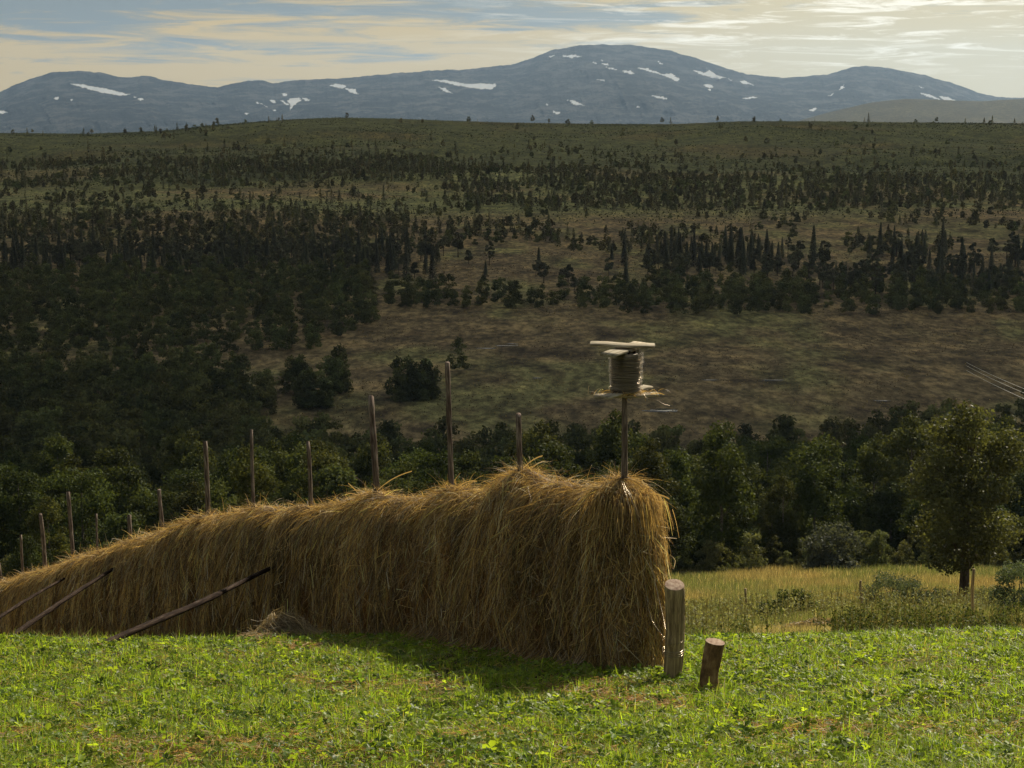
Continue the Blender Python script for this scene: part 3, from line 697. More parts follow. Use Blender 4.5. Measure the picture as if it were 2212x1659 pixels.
# ------------------------------------------------------------------ hay rack line
K0 = 9.62
def line_from_col(c):
    k = (np.asarray(c, float) - 1106) / F * 1.0
    Y = K0 / (k / 1.0 + 0.568)
    for _ in range(3):                       # allow for the row effect on x
        Z = ground(k * Y, Y) + 1.0; kk = k * (CT - Z / np.maximum(Y, 1) * ST); Y = K0 / (kk + 0.568)
    return kk * Y, Y
PD = np.array([-0.568, 1.0]); PD = PD / np.linalg.norm(PD)      # direction away from the viewer
PN = np.array([-PD[1], PD[0]])                                  # front normal (towards camera-left)
P00 = np.array([x_ for x_ in map(float, line_from_col(1344))])
def tcol(c): X, Y = line_from_col(c); return (X - P00[0]) * PD[0] + (Y - P00[1]) * PD[1]
TOPS = np.array([(-190, 1312), (-100, 1290), (0, 1258), (50, 1247), (97, 1230), (130, 1224), (160, 1210), (214, 1193), (260, 1183), (285, 1171), (340, 1154), (400, 1128), (450, 1115), (500, 1110), (553, 1096), (600, 1100), (672, 1093), (740, 1086), (762, 1084), (780, 1072),
                 (811, 1062), (850, 1073), (900, 1071), (940, 1068), (975, 1056), (1000, 1056), (1040, 1062), (1080, 1046), (1105, 1022), (1135, 1012), (1165, 1024), (1200, 1042), (1240, 1052), (1280, 1054), (1312, 1040), (1340, 1028)], float)
tt = np.array([float(tcol(c)) for c, _ in TOPS]); xx = np.array([[*map(float, line_from_col(c))] for c, _ in TOPS])
zt = np.array([float(pt(c, r, yv)[2]) for (c, r), (_, yv) in zip(TOPS, xx)])
o_ = np.argsort(tt); TT, ZT = tt[o_], zt[o_]; TT[0] = min(TT[0], 0.0)
LEN = float(TT[-1])
def axis(t): return P00[0] + PD[0] * t, P00[1] + PD[1] * t
def ztop(t): return np.interp(t, TT, ZT) + 0.045 * fbm(np.asarray(t) * 2.1, np.asarray(t) * 0, 3, 177) * sstep(0.1, 0.5, np.asarray(t))
def hay_surface(t, a, h, off=0.0):
    """t along the rack (<=0 folded into end cap angle a), a: 0 front .. pi back, h 0..1, off outward offset"""
    tc_ = np.maximum(t, 0.0)
    ax, ay = axis(tc_)
    hh = np.clip(h, 0, 1)
    sec = tc_ / 0.95 + 0.35 * vnoise(tc_ / 1.7, a * 0 + 4.2, 70); sf = sec - np.floor(sec)
    hs = vnoise(np.floor(sec) + 0.0, a * 0, 69)
    w = (0.285 + 0.035 * hs + 0.05 * np.sin(PI * np.clip(sf, 0, 1)) ** 0.5 * sstep(0.0, 0.3, tc_)) * np.sqrt(np.clip(1 - hh ** 3.4, 0, 1)) * (1 - 0.10 * np.exp(-((hh - 0.0) / 0.12) ** 2)) + 0.02
    w = w * (1 + 0.10 * vnoise(tc_ / 0.9, a * 0 + 1.5, 71))
    arc = tc_ + np.where(t < 0, -1, 1) * 0 - a * 0.4
    fold = 0.085 * fbm(arc * 2.6 + 0.5 * vnoise(arc, h * 2, 75), h * 0.9, 3, 73) + 0.035 * vnoise(arc * 8, h * 2.2, 79)
    wo = w + (fold + off) * (0.3 + 0.7 * np.sqrt(np.clip(1 - hh ** 6, 0, 1)))
    dx = PN[0] * np.cos(a) * wo - PD[0] * np.sin(a) * wo * 0.85
    dy = PN[1] * np.cos(a) * wo - PD[1] * np.sin(a) * wo * 0.85
    zb = ground(ax + dx, ay + dy) + 0.01
    z = zb + (ztop(tc_) - zb) * hh - 0.16 * (1 - np.abs(np.cos(a))) * hh ** 2 * 0.5 + 0.9 * np.clip(off, 0, 1) * np.clip(hh - 0.85, 0, 1)
    return np.stack([ax + dx, ay + dy, z], -1)
HAYC = np.array((0.44, 0.325, 0.155))
# core
U = np.concatenate([np.linspace(LEN, 0, 620), np.zeros(26), np.linspace(0, LEN, 300)[1:]])
Aa = np.concatenate([np.zeros(620), np.linspace(0, PI, 28)[1:-1], np.full(1, PI), np.full(299, PI)])[:len(U)]
Hh = 1 - (1 - np.linspace(0, 1, 46)) ** 1.6
UU, HH = np.meshgrid(U, Hh); AA, _ = np.meshgrid(Aa, Hh)
PC = hay_surface(UU, AA, HH, -0.05)
ny, nx = UU.shape; I = np.arange(ny * nx).reshape(ny, nx)
Q = np.stack([I[:-1, :-1], I[:-1, 1:], I[1:, 1:], I[1:, :-1]], -1).reshape(-1, 4)
# close the ridge: join front top edge to back top edge
tf = I[-1, :620][::-1]; tb = I[-1, -300:]
H = Geo()
cc_ = np.array((0.20, 0.125, 0.05)) * (1 + 0.5 * fbm(UU * 14, HH * 2, 3, 81))[..., None]
H.add(PC.reshape(-1, 3), Q, cc_.reshape(-1, 3))
def strand_cols(n, v=0.48, grey=0.12, gold=0.2):
    t = np.exp(rng.normal(0, v, n)); C = HAYC[None] * t[:, None]
    m = rng.uniform(size=n) < grey; C[m] = np.array((0.34, 0.31, 0.24)) * t[m][:, None]
    m = rng.uniform(size=n) < gold; C[m] = np.array((0.52, 0.37, 0.14)) * t[m][:, None]
    m = rng.uniform(size=n) < 0.28; C[m] = np.array((0.13, 0.08, 0.04)) * t[m][:, None]
    return np.clip(C, 0.01, 0.75)
def side_strands(n, tpos, a, hmin=0.0, hmax=0.98, wild=0.34, lmul=1.0):
    Kp = 6
    h0 = rng.uniform(hmin, hmax, n) ** 0.85
    # locks: pull strands sideways to lock centres
    lock = 0.05 * fbm(tpos * 5, h0 * 1.1, 2, 83)
    L_ = rng.uniform(0.10, 0.40, n) * lmul
    lean = 0.22 * vnoise(tpos * 0.8, h0 * 1.3, 85) + 0.5 * vnoise(tpos * 5.5 + a * 3, h0 * 6, 86) + rng.normal(0, 0.3, n)
    wl = rng.uniform(size=n) < wild; lean[wl] = rng.normal(0, 0.9, wl.sum())
    curve = rng.normal(0, 0.1, n); offb = np.abs(rng.normal(0, 0.025, n)) + 0.05 * (rng.uniform(size=n) < 0.05)
    s = np.linspace(0, 1, Kp)[None, :]
    hgt = 1.8
    h = h0[:, None] - s * (L_ * np.cos(np.clip(lean, -1.3, 1.3)))[:, None] / hgt
    h = np.maximum(h, 0.002 + 0 * h)
    tt_ = tpos[:, None] + lock[:, None] * 0 + s * (L_ * np.sin(lean))[:, None] + (curve * L_)[:, None] * np.sin(s * PI) + lock[:, None] * s * 0.6
    tt_ = tt_ + (np.abs(rng.normal(0, 0.018, n)))[:, None] * np.sin(s * rng.uniform(2, 9, (n, 1)) + rng.uniform(0, 6, (n, 1)))
    tt_ = np.where(a[:, None] > 0.01, np.where(a[:, None] < 3.1, 0.0 * tt_, tt_), tt_)
    aa_ = a[:, None] + np.where((a[:, None] > 0.01) & (a[:, None] < 3.1), s * (L_ * np.sin(lean) / 0.45)[:, None], 0)
    aa_ = np.clip(aa_, 0, PI)
    wig = offb[:, None] * (1 + 1.2 * s * rng.uniform(0, 1, (n, 1))) + 0.012 * np.sin(s * rng.uniform(2, 9, (n, 1)) + rng.uniform(0, 6, (n, 1)))
    P = hay_surface(np.clip(tt_, 0, LEN), aa_, h, wig)
    Y = P[:, 0, 1]
    side = norm(np.stack([PD[0] + 0 * Y, PD[1] + 0 * Y, rng.normal(0, 0.35, n)], 1) + 0.6 * rng.normal(size=(n, 3)))
    wd = rng.uniform(0.0016, 0.0034, n) * np.clip(Y / 17, 0.9, 1.8)
    W = wd[:, None] * np.array([0.7, 1, 1, 1, 0.8, 0.3])[None]
    tn = 0.85 + 0.6 * fbm(tpos * 9 + 3 * a, h0 * 4, 3, 66) + 0.3 * vnoise(np.floor(tpos / 0.95 + 0.35 * vnoise(tpos / 1.7, a * 0 + 4.2, 70)), a * 0 + 0.5, 68) + 0.5 * fbm(tpos * 4.5 + a, h0 * 1.6, 3, 87) + 0.25 * vnoise(tpos * 1.1, h0 * 2.5, 88)
    return ribbons(P, W, side, np.clip(strand_cols(n) * tn[:, None], 0.01, 0.8))
n = 92000
tp = LEN * rng.uniform(0, 1, n) ** 1.35
H.add(*side_strands(n, tp, np.zeros(n)))
n = 20000; H.add(*side_strands(n, np.zeros(n), rng.uniform(0.02, 3.08, n)))
n = 14000; H.add(*side_strands(n, LEN * rng.uniform(0, 1, n) ** 1.4, np.full(n, PI)))
def stalks(n, tpos, a):
    Kp = 4; h0 = rng.uniform(0.03, 0.97, n); ang = rng.normal(0, 0.75, n); L_ = rng.uniform(0.12, 0.5, n) * np.where(np.abs(ang) > 0.9, 0.6, 1); s = np.linspace(0, 1, Kp)[None]
    h = np.clip(h0[:, None] - s * (L_ * np.cos(ang))[:, None] / 1.8, 0.01, 1)
    capm = ((a > 0.01) & (a < 3.1))[:, None]
    tt_ = np.where(capm, 0, tpos[:, None] + s * (L_ * np.sin(ang))[:, None]); aa_ = np.clip(a[:, None] + np.where(capm, s * (L_ * np.sin(ang) / 0.45)[:, None], 0), 0, PI)
    P = hay_surface(np.clip(tt_, 0, LEN), aa_, h, rng.uniform(0.03, 0.09, n)[:, None] + s * rng.normal(0.01, 0.03, n)[:, None])
    P = P[:, :1] + (P[:, -1:] - P[:, :1]) * s[..., None] * 0.75 + (P - P[:, :1]) * 0.25
    W = (rng.uniform(0.002, 0.0036, n) * np.clip(P[:, 0, 1] / 17, 0.9, 1.7))[:, None] * np.ones((1, Kp))
    return ribbons(P, W, norm(rng.normal(size=(n, 3))), np.clip(strand_cols(n, 0.3, 0.35, 0.25) * 1.25, 0.02, 0.8))
n = 15000; H.add(*stalks(n, LEN * rng.uniform(0, 1, n) ** 1.35, np.zeros(n)))
n = 4500; H.add(*stalks(n, np.zeros(n), rng.uniform(0.02, 3.08, n)))
n = 16000; H.add(*side_strands(n, LEN * rng.uniform(0, 1, n) ** 1.35, np.zeros(n), 0.75, 1.0, 0.3, 0.8))
# free strands on the crest of the rack, sticking up and drooping
def crest_strands(n, Kp=6, up=0.35, lmin=0.12, lmax=0.42, tpos=None, wmul=1.0):
    tpos = LEN * rng.uniform(0, 1, n) ** 1.3 if tpos is None else tpos
    s0 = rng.normal(0, 0.13, n); ax, ay = axis(tpos)
    hloc = (np.clip(1 - (np.abs(s0) / 0.42) ** 2, 0, 1)) ** 0.29
    x0 = ax + PN[0] * s0; y0 = ay + PN[1] * s0; zb = ground(x0, y0); z0 = zb + (ztop(tpos) - zb) * hloc - 0.02
    d = rng.normal(size=(n, 3)); d[:, 2] = rng.normal(up, 0.35, n); across = norm(d)
    L_ = rng.uniform(lmin, lmax, n); s = np.linspace(0, 1, Kp)[None, :, None]
    P = np.stack([x0, y0, z0], 1)[:, None, :] + across[:, None, :] * L_[:, None, None] * s
    P[..., 2] -= (L_ * rng.uniform(0.2, 0.9, n))[:, None] * s[..., 0] ** 2 + 0.0
    side = norm(np.cross(across, rand_unit(n)))
    W = (rng.uniform(0.0015, 0.003, n) * np.clip(y0 / 17, 0.9, 1.7) * wmul)[:, None] * np.linspace(1, 0.3, Kp)[None]
    return ribbons(P, W, side, strand_cols(n, 0.3, 0.1, 0.45))
H.add(*crest_strands(34000, up=0.05))
H.add(*crest_strands(3200, up=0.9, lmin=0.12, lmax=0.42))
pc = np.array([float(tcol(c)) for c in (1344, 1130, 979, 811, 553, 450, 285, 100)])
H.add(*crest_strands(2600, up=0.7, lmin=0.1, lmax=0.33, tpos=np.abs(pc[rng.integers(0, 8, 2600)] + rng.normal(0, 0.12, 2600))))
# a few long single straws that stand out from the crest
ls = [((752, 1044), (762, 1052), (776, 1068)), ((745, 1070), (758, 1062), (772, 1070)), ((1400, 1066), (1425, 1066), (1446, 1078)), ((1398, 1075), (1415, 1086), (1436, 1084)), ((815, 1060), (845, 1030), (890, 1018)), ((640, 1100), (646, 1080), (649, 1066)), ((1130, 1012), (1150, 990), (1172, 985)), ((990, 1052), (1008, 1036), (1030, 1040)), ((830, 1110), (815, 1092), (808, 1072))]
for tr in ls:
    Yl = float(line_from_col(min(tr[0][0], 1344))[1]) - 0.1; A_ = [pt(c, r, Yl - 0.05 * q) for q, (c, r) in enumerate(tr)]
    q = np.linspace(0, 1, 7)[:, None]; Pq = (1 - q) ** 2 * A_[0] + 2 * q * (1 - q) * A_[1] + q ** 2 * A_[2]
    for dz in (0.0, 0.003): H.add(*ribbons((Pq + (0, 0, dz))[None], np.full((1, 7), 0.0045), np.array([[0.2, 0.1, 0.97]]), np.array([[0.55, 0.42, 0.2]])))
# round knob over the end pole
n = 9000; th_ = rng.uniform(-0.3, 3.4, n); rr_ = np.abs(rng.normal(0, 0.13, n))
ax, ay = axis(np.zeros(n)); x0 = ax + rr_ * (PN[0] * np.cos(th_) - PD[0] * np.sin(th_)); y0 = ay + rr_ * (PN[1] * np.cos(th_) - PD[1] * np.sin(th_))
z0 = ztop(np.zeros(n)) - 0.02 - 0.9 * rr_ ** 1.6
out_ = np.stack([PN[0] * np.cos(th_) - PD[0] * np.sin(th_), PN[1] * np.cos(th_) - PD[1] * np.sin(th_), -0.9 - rr_ * 6], 1) + 0.45 * rng.normal(size=(n, 3))
out_ = norm(out_); L_ = rng.uniform(0.08, 0.26, n); s = np.linspace(0, 1, 5)[None, :, None]
Pk = np.stack([x0, y0, z0], 1)[:, None] + out_[:, None] * L_[:, None, None] * s; Pk[..., 2] -= 0.5 * L_[:, None] * s[..., 0] ** 2
H.add(*ribbons(Pk, (rng.uniform(0.0015, 0.003, n))[:, None] * np.linspace(1, 0.4, 5)[None], norm(np.cross(out_, rand_unit(n))), strand_cols(n, 0.3, 0.1, 0.4)))
# fringe trailing onto the grass
n = 9000; tp = LEN * rng.uniform(0, 1, n) ** 1.5; ax, ay = axis(tp); o0 = rng.uniform(0.24, 0.38, n)
x0 = ax + PN[0] * o0; y0 = ay + PN[1] * o0
dirs = norm(np.stack([PN[0] + rng.normal(0, 0.9, n), PN[1] + rng.normal(0, 0.9, n), 0 * tp], 1)); L_ = rng.uniform(0.08, 0.3, n); s = np.linspace(0, 1, 5)[None, :]
X = x0[:, None] + dirs[:, :1] * L_[:, None] * s; Yy = y0[:, None] + dirs[:, 1:2] * L_[:, None] * s
Z = ground(X, Yy) + 0.03 + (rng.uniform(0, 0.22, n))[:, None] * (1 - s) ** 1.5
H.add(*ribbons(np.stack([X, Yy, Z], -1), (rng.uniform(0.0015, 0.003, n))[:, None] * np.ones((1, 5)), norm(np.cross(dirs, rand_unit(n))), strand_cols(n, 0.35, 0.3, 0.1)))
obj('hay', H.mesh('hay', M_HAY), label='long wall of golden brown hay hung to dry over the sloping pole rack', category='hay')

# ------------------------------------------------------------------ poles
def log_obj(name, p0, p1, r0, r1, mat, parent=None, bend=0.02, sides=12, segs=14, jit=0.06, tilt=0.0, cut=None, seed=0, knots=3, **props):
    p0 = Vector(p0); p1 = Vector(p1); Ln = (p1 - p0).length; rs = np.random.default_rng(seed)
    z = np.linspace(0, Ln, segs)
    bx = bend * np.sin(z / Ln * PI * rs.uniform(0.8, 2.2) + rs.uniform(0, 6)) ; by = bend * np.sin(z / Ln * PI * rs.uniform(0.8, 2.2) + rs.uniform(0, 6))
    bx -= bx[0]; by -= by[0]; bx -= bx[-1] * z / Ln; by -= by[-1] * z / Ln
    a = np.linspace(0, 2 * PI, sides, endpoint=False)
    rad = np.interp(z, [0, Ln], [r0, r1])[:, None] * (1 + jit * fbm(np.cos(a)[None] * 1.5 + seed * 3.1 + 5, np.sin(a)[None] * 1.5 + z[:, None] * 0.8, 3, seed) + jit * 0.7 * rs.uniform(-1, 1, (segs, 1)))
    for _ in range(knots):
        kz = rs.uniform(0.1, 0.95) * Ln; ka = rs.uniform(0, 6.28)
        rad *= 1 + 0.22 * np.exp(-((z[:, None] - kz) / (Ln / segs)) ** 2) * np.exp(-(np.angle(np.exp(1j * (a[None] - ka))) / 0.6) ** 2)
    X = bx[:, None] + rad * np.cos(a); Y_ = by[:, None] + rad * np.sin(a); Zz = z[:, None] + 0 * X
    Zz[-1] += tilt * X[-1]
    V = np.stack([X, Y_, Zz], -1).reshape(-1, 3); i = np.arange(segs - 1)[:, None] * sides; j = np.arange(sides)[None]; j2 = (j + 1) % sides
    Qd = np.stack([i + j, i + j2, i + sides + j2, i + sides + j], -1).reshape(-1, 4)
    n = len(V); V = np.concatenate([V, [[bx[-1], by[-1], Ln + 0.001], [0, 0, 0]]]); e = (segs - 1) * sides; jj = np.arange(sides); k2 = (jj + 1) % sides
    tris = [np.stack([jj * 0 + n + 1, k2, jj], 1)]
    if not cut: tris.append(np.stack([jj * 0 + n, e + jj, e + k2], 1))
    me = mesh_np(name, V, [np.concatenate(tris), Qd], None, True, mat)
    M = Matrix.Translation(p0) @ (p1 - p0).to_track_quat('Z', 'Y').to_matrix().to_4x4()
    top_ring = V[e:e + sides]
    if cut:
        if parent is None:
            root = obj(name, me, None, **props); root.matrix_world = M
            par, ring = root, top_ring
        else:
            root = obj(name, me, parent, **props); root.matrix_local = M; par, ring = root, top_ring
        cm = ring.mean(0); n = sides
        r2 = cm + (ring - cm) * 0.55; r2[:, 2] += 0.004
        CV = np.concatenate([ring * (1, 1, 1), r2, [cm + (0, 0, 0.002)]])
        CV[:, 2] += 0.0015; CV[:n] = ring
        j = np.arange(n); j2 = (j + 1) % n
        obj('cut_end', mesh_np('cut_end', CV, [np.stack([j * 0 + 2 * n, n + j, n + j2], 1), np.stack([j, j2, n + j2, n + j], 1)], None, False, cut), par)
        return root
    o = obj(name, me, parent, **props)
    if parent is None: o.matrix_world = M
    else: o.matrix_local = M
    return o

rack = empty('hay_rack', (0, 0, 0), label='long drying rack of weathered poles carrying the hay down the slope', category='hay rack')
POLES = [(1349, 862, 1343, 1030, 7.0), (1120, 897, 1130, 1000, 7.0), (966, 783, 979, 1050, 6.3), (801, 857, 811, 1065, 7.3), (665, 955, 672, 1085, 5.0), (543, 928, 553, 1095, 4.0), (443, 953, 450, 1112, 5.4), (343, 1058, 352, 1145, 4.8),
         (279, 1112, 285, 1170, 5.2), (208, 1110, 214, 1190, 2.6), (147, 1063, 160, 1210, 4.6), (87, 1112, 97, 1225, 4.6), (45, 1155, 52, 1240, 3.0), (-3, 1215, 3, 1253, 3.4), (-52, 1230, -44, 1268, 3.4), (-100, 1225, -90, 1290, 3.4)]
pole_top0 = None
for i, (c1, r1, c0, r0, hw) in enumerate(POLES):
    X, Y = map(float, line_from_col(c0))
    T_ = pt(c1, r1, Y); B_ = pt(c0, r0, Y)
    d = (T_ - B_); zg = float(ground(X, Y)) - 0.25
    base = B_ + d * (zg - B_[2]) / d[2] if d[2] else B_
    rt = hw * Y / F * 0.88; rb = rt * 1.35
    if i == 0: pole_top0 = T_.copy(); T_ = T_ + (T_ - B_) * 0.02
    log_obj('pole', base, T_, rb, rt, M_POLE, rack, bend=0.035 if i != 6 else 0.06, seed=20 + i, segs=24, jit=0.09, sides=10, knots=5, tilt=random.uniform(-1.0, 1.0))
# slanting braces
def gpt(c, Y, dz=0.0):
    P = pt(c, 1400, Y); return (float(P[0]), Y, float(ground(P[0], Y)) + dz)
log_obj('brace', gpt(203, 17.3, -0.02), tuple(pt(606, 1217, 22.0)), 0.040, 0.026, M_BRACE, rack, bend=0.03, seed=51, segs=30, jit=0.1, knots=6, label='long dark brace pole slanting from the grass up into the hay, the nearest one')
log_obj('brace', tuple(pt(-8, 1398, 24.0)), tuple(pt(243, 1230, 28.1)), 0.042, 0.030, M_BRACE, rack, bend=0.03, seed=52, segs=30, jit=0.08, knots=4, label='middle one of the three slanting braces')
log_obj('brace', tuple(pt(-90, 1392, 26.0)), tuple(pt(138, 1250, 31.0)), 0.033, 0.024, M_BRACE, rack, bend=0.03, seed=53, segs=24, jit=0.08, label='farthest and thinnest of the three slanting braces')
# wires
def wire(name, pts_, r, parent=None, mat=M_WIRE, sub=6, **props):
    pts_ = np.asarray(pts_, float); k = len(pts_); tt = np.arange(k); q = np.linspace(0, k - 1, (k - 1) * sub + 1)
    i = np.clip(q.astype(int), 0, k - 2); f = (q - i)[:, None]
    p0 = pts_[np.maximum(i - 1, 0)]; p1 = pts_[i]; p2 = pts_[i + 1]; p3 = pts_[np.minimum(i + 2, k - 1)]
    P = 0.5 * ((2 * p1) + (-p0 + p2) * f + (2 * p0 - 5 * p1 + 4 * p2 - p3) * f ** 2 + (-p0 + 3 * p1 - 3 * p2 + p3) * f ** 3)
    V, Qd, T = tube(P, np.full(len(P), r), 5)
    return obj(name, mesh_np(name, V, [T, Qd], None, True, mat), parent, **props)
wire('stay_wire', [pt(1346, 1040, 15.02), pt(1366, 1085, 14.78), pt(1392, 1160, 14.72), pt(1408, 1225, 14.7), pt(1421, 1285, 14.6), pt(1432, 1330, 14.4), pt(1440, 1372, 14.16)], 0.0022, rack)
wire('stay_wire', [pt(1343, 1040, 15.0), pt(1357, 1085, 14.74), pt(1372, 1150, 14.66), pt(1390, 1240, 14.6), pt(1405, 1330, 14.5), pt(1432, 1374, 14.2)], 0.0018, rack)

# ------------------------------------------------------------------ wire reel on the end pole
reel = empty('wire_reel', (0, 0, 0), label='homemade reel of crossed boards wound with fence wire on top of the end pole', category='wire reel')
cx, cy = float(pole_top0[0]) + 0.005, float(pole_top0[1]); zlow = float(pt(1349, 857, cy)[2]); zhi = float(pt(1349, 745, cy)[2])
def board(ctr, L_, W_, T_, yaw, roll=0.0, pitch=0.0, seed=0):
    rs = np.random.default_rng(seed); n = 9
    xs = np.linspace(-L_ / 2, L_ / 2, n); V = []
    for q, xq in enumerate(xs):
        wv = W_ / 2 * (1 + 0.05 * rs.uniform(-1, 1)); b = 0.004
        for (yy, zz) in [(-wv, -T_ / 2 + b), (-wv + b, -T_ / 2), (wv - b, -T_ / 2), (wv, -T_ / 2 + b), (wv, T_ / 2 - b), (wv - b, T_ / 2), (-wv + b, T_ / 2), (-wv, T_ / 2 - b)]:
            V.append((xq + (rs.uniform(-0.008, 0.008) if q in (0, n - 1) else 0), yy, zz + 0.004 * math.sin(q)))
    V = np.array(V); i = np.arange(n - 1)[:, None] * 8; j = np.arange(8)[None]; j2 = (j + 1) % 8
    Qd = np.stack([i + j, i + j2, i + 8 + j2, i + 8 + j], -1).reshape(-1, 4)
    e = (n - 1) * 8
    cap = np.array([[0, 1, 2, 3], [0, 3, 4, 7], [7, 4, 5, 6]]); 
    Qd = np.concatenate([Qd, cap[:, ::-1], cap + e])
    o = obj('board', mesh_np('board', V, Qd, None, False, M_BOARD), reel)
    o.location = ctr; o.rotation_euler = (roll, pitch, yaw); return o
board((cx - 0.03, cy, zhi), 0.575, 0.125, 0.022, R(-6), R(5), R(1.5), 1)
board((cx - 0.01, cy - 0.01, zhi - 0.040), 0.68, 0.15, 0.022, R(60), R(3), R(-2.5), 2)
board((cx + 0.01, cy, zlow + 0.012), 0.575, 0.12, 0.022, R(4), R(3), R(-0.8), 3)
board((cx + 0.01, cy + 0.01, zlow + 0.040), 0.64, 0.11, 0.022, R(48), 0, R(-2), 4)
for sx_, sy_ in ((-1, -0.4), (1, 0.4), (-0.3, 1), (0.3, -1)):
    d = 0.085; p = Vector((cx + sx_ * d, cy + sy_ * d, zlow + 0.04))
    log_obj('peg', p, p + Vector((0, 0, zhi - zlow - 0.08)), 0.014, 0.014, M_BRACE, reel, bend=0.0, sides=6, segs=4, jit=0.03, seed=61, knots=0)
cz0, cz1 = zlow + 0.055, zhi - 0.065
for lay, (rad_, turns, ph) in enumerate([(0.150, 30, 0), (0.143, 33, 2.0), (0.136, 36, 4.0)]):
    q = np.linspace(0, 1, turns * 26); a = q * turns * 2 * PI + ph
    rj = rad_ * (0.98 + 0.06 * vnoise(q * turns * 1.7, q * 0 + lay, 33)) * (1 - 0.10 * (q - 0.5) * -1)
    zj = cz0 + (cz1 - cz0) * (q + 0.010 * vnoise(q * turns * 2.3, q * 0, 37 + lay))
    Pp = np.stack([cx + 0.005 + rj * np.cos(a) + 0.006 * np.sin(a * 0.31), cy + rj * np.sin(a), zj + 0.006 * np.sin(a * 1.03)], 1)
    V, Qd, T = tube(Pp, np.full(len(Pp), 0.0024), 4); obj('wire_coil', mesh_np('wire_coil', V, [T, Qd], None, True, M_WIRE), reel)
m_core, ntc, Nn, Ln_ = new_mat('dark_wire_mass')
pp = Nn('ShaderNodeBsdfPrincipled'); pp.inputs['Roughness'].default_value = 0.6; pp.inputs['Metallic'].default_value = 0.5
wv = Nn('ShaderNodeTexNoise'); mpn = Nn('ShaderNodeMapping'); tcc = Nn('ShaderNodeTexCoord'); mpn.inputs['Scale'].default_value = (6, 6, 130); Ln_(tcc.outputs['Object'], mpn.inputs[0]); Ln_(mpn.outputs[0], wv.inputs[0]); wv.inputs['Scale'].default_value = 1
rc = ramp(ntc.nodes, [(0.4, (0.05, 0.042, 0.035)), (0.65, (0.2, 0.18, 0.15))]); Ln_(wv.outputs[0], rc.inputs[0]); Ln_(rc.outputs[0], pp.inputs['Base Color'])
oo = Nn('ShaderNodeOutputMaterial'); Ln_(pp.outputs[0], oo.inputs[0])
V, Qd, T = tube([(cx, cy, z_) for z_ in np.linspace(cz0 + 0.005, cz1 - 0.02, 30)], 0.128 + 0.004 * rng.uniform(-1, 1, 30), 28); obj('wire_bundle', mesh_np('wire_bundle', V, [T, Qd], None, True, m_core), reel)
wire('loose_wire', [pt(1378, 838, cy - 0.05), pt(1400, 862, cy - 0.15), pt(1415, 862, cy - 0.2), pt(1432, 872, cy - 0.22), pt(1447, 877, cy - 0.22)], 0.0022, reel)
wire('loose_wire', [pt(1376, 752, cy - 0.05), pt(1385, 762, cy - 0.1), pt(1395, 778, cy - 0.12), pt(1402, 788, cy - 0.12)], 0.0018, reel)
for (c_, r_) in ((1308, 805), (1310, 820), (1383, 790), (1385, 802), (1381, 825)):
    sg = -1 if c_ < 1345 else 1
    wire('loose_wire', [pt(c_ - sg * 6, r_ - 8, cy), pt(c_ + sg * 8, r_ - 5, cy - 0.03), pt(c_ + sg * 9, r_ + 4, cy - 0.04), pt(c_ - sg * 4, r_ + 9, cy)], 0.0018, reel)

n = 170; sp = np.stack([cx + rng.normal(0, 0.13, n), cy - 0.05 + rng.normal(0, 0.07, n), zlow + 0.03 + np.abs(rng.normal(0, 0.012, n))], 1)
dd_ = norm(rng.normal(size=(n, 3)) * (1, 1, 0.3)); L_ = rng.uniform(0.05, 0.17, n); sq = np.linspace(-0.5, 0.5, 5)[None, :, None]
Pk = sp[:, None] + dd_[:, None] * L_[:, None, None] * sq; Pk[..., 2] += (0.03 * (0.25 - sq[..., 0] ** 2) * 4) * rng.uniform(0, 1, (n, 1))
gs = Geo(); gs.add(*ribbons(Pk, np.full((n, 5), 0.0022), norm(rng.normal(size=(n, 3))), strand_cols(n, 0.3, 0.1, 0.5))); obj('straw_fringe', gs.mesh('straw_fringe', M_HAY), reel)

# ------------------------------------------------------------------ near posts
def post_pt(c, r, Y): return tuple(float(v) for v in pt(c, r, Y))
YT = 14.15
tall = log_obj('fence_post', Vector(post_pt(1450, 1520, YT)), Vector(post_pt(1457, 1263, YT)), 0.079, 0.087, M_POST, None, bend=0.012, sides=24, segs=26, jit=0.05, tilt=0.32, cut=M_CUT, seed=5, knots=2,
               label='thick grey cut log post standing at the near end of the hay rack', category='post')
log_obj('slat', Vector((0.084, -0.03, 0.30)), Vector((0.088, -0.025, 0.93)), 0.014, 0.010, M_POST, tall, bend=0.006, sides=6, segs=8, seed=8)
def wrap(parent, z0, z1, rad, turns, seed, rw=0.002):
    rs = np.random.default_rng(seed); q = np.linspace(0, 1, int(turns * 20) + 2); a = q * turns * 2 * PI
    P = np.stack([rad * np.cos(a), rad * np.sin(a), z0 + (z1 - z0) * q + 0.008 * np.sin(a + seed)], 1)
    V, Qd, T = tube(P, np.full(len(P), rw), 5); obj('wire_wrap', mesh_np('wire_wrap', V, [T, Qd], None, True, M_WIRE), parent)
wrap(tall, 0.44, 0.50, 0.089, 3.0, 1, 0.0026); wrap(tall, 0.56, 0.58, 0.088, 1.2, 2, 0.0015)
wire('loose_wire', [(-0.055, -0.075, 0.98), (-0.02, -0.094, 0.82), (0.03, -0.09, 0.68), (0.075, -0.06, 0.58)], 0.0017, tall)
wire('loose_wire', [(-0.03, -0.088, 0.95), (0.01, -0.093, 0.80), (0.05, -0.082, 0.68), (0.082, -0.045, 0.56)], 0.0017, tall)
YS = 13.55
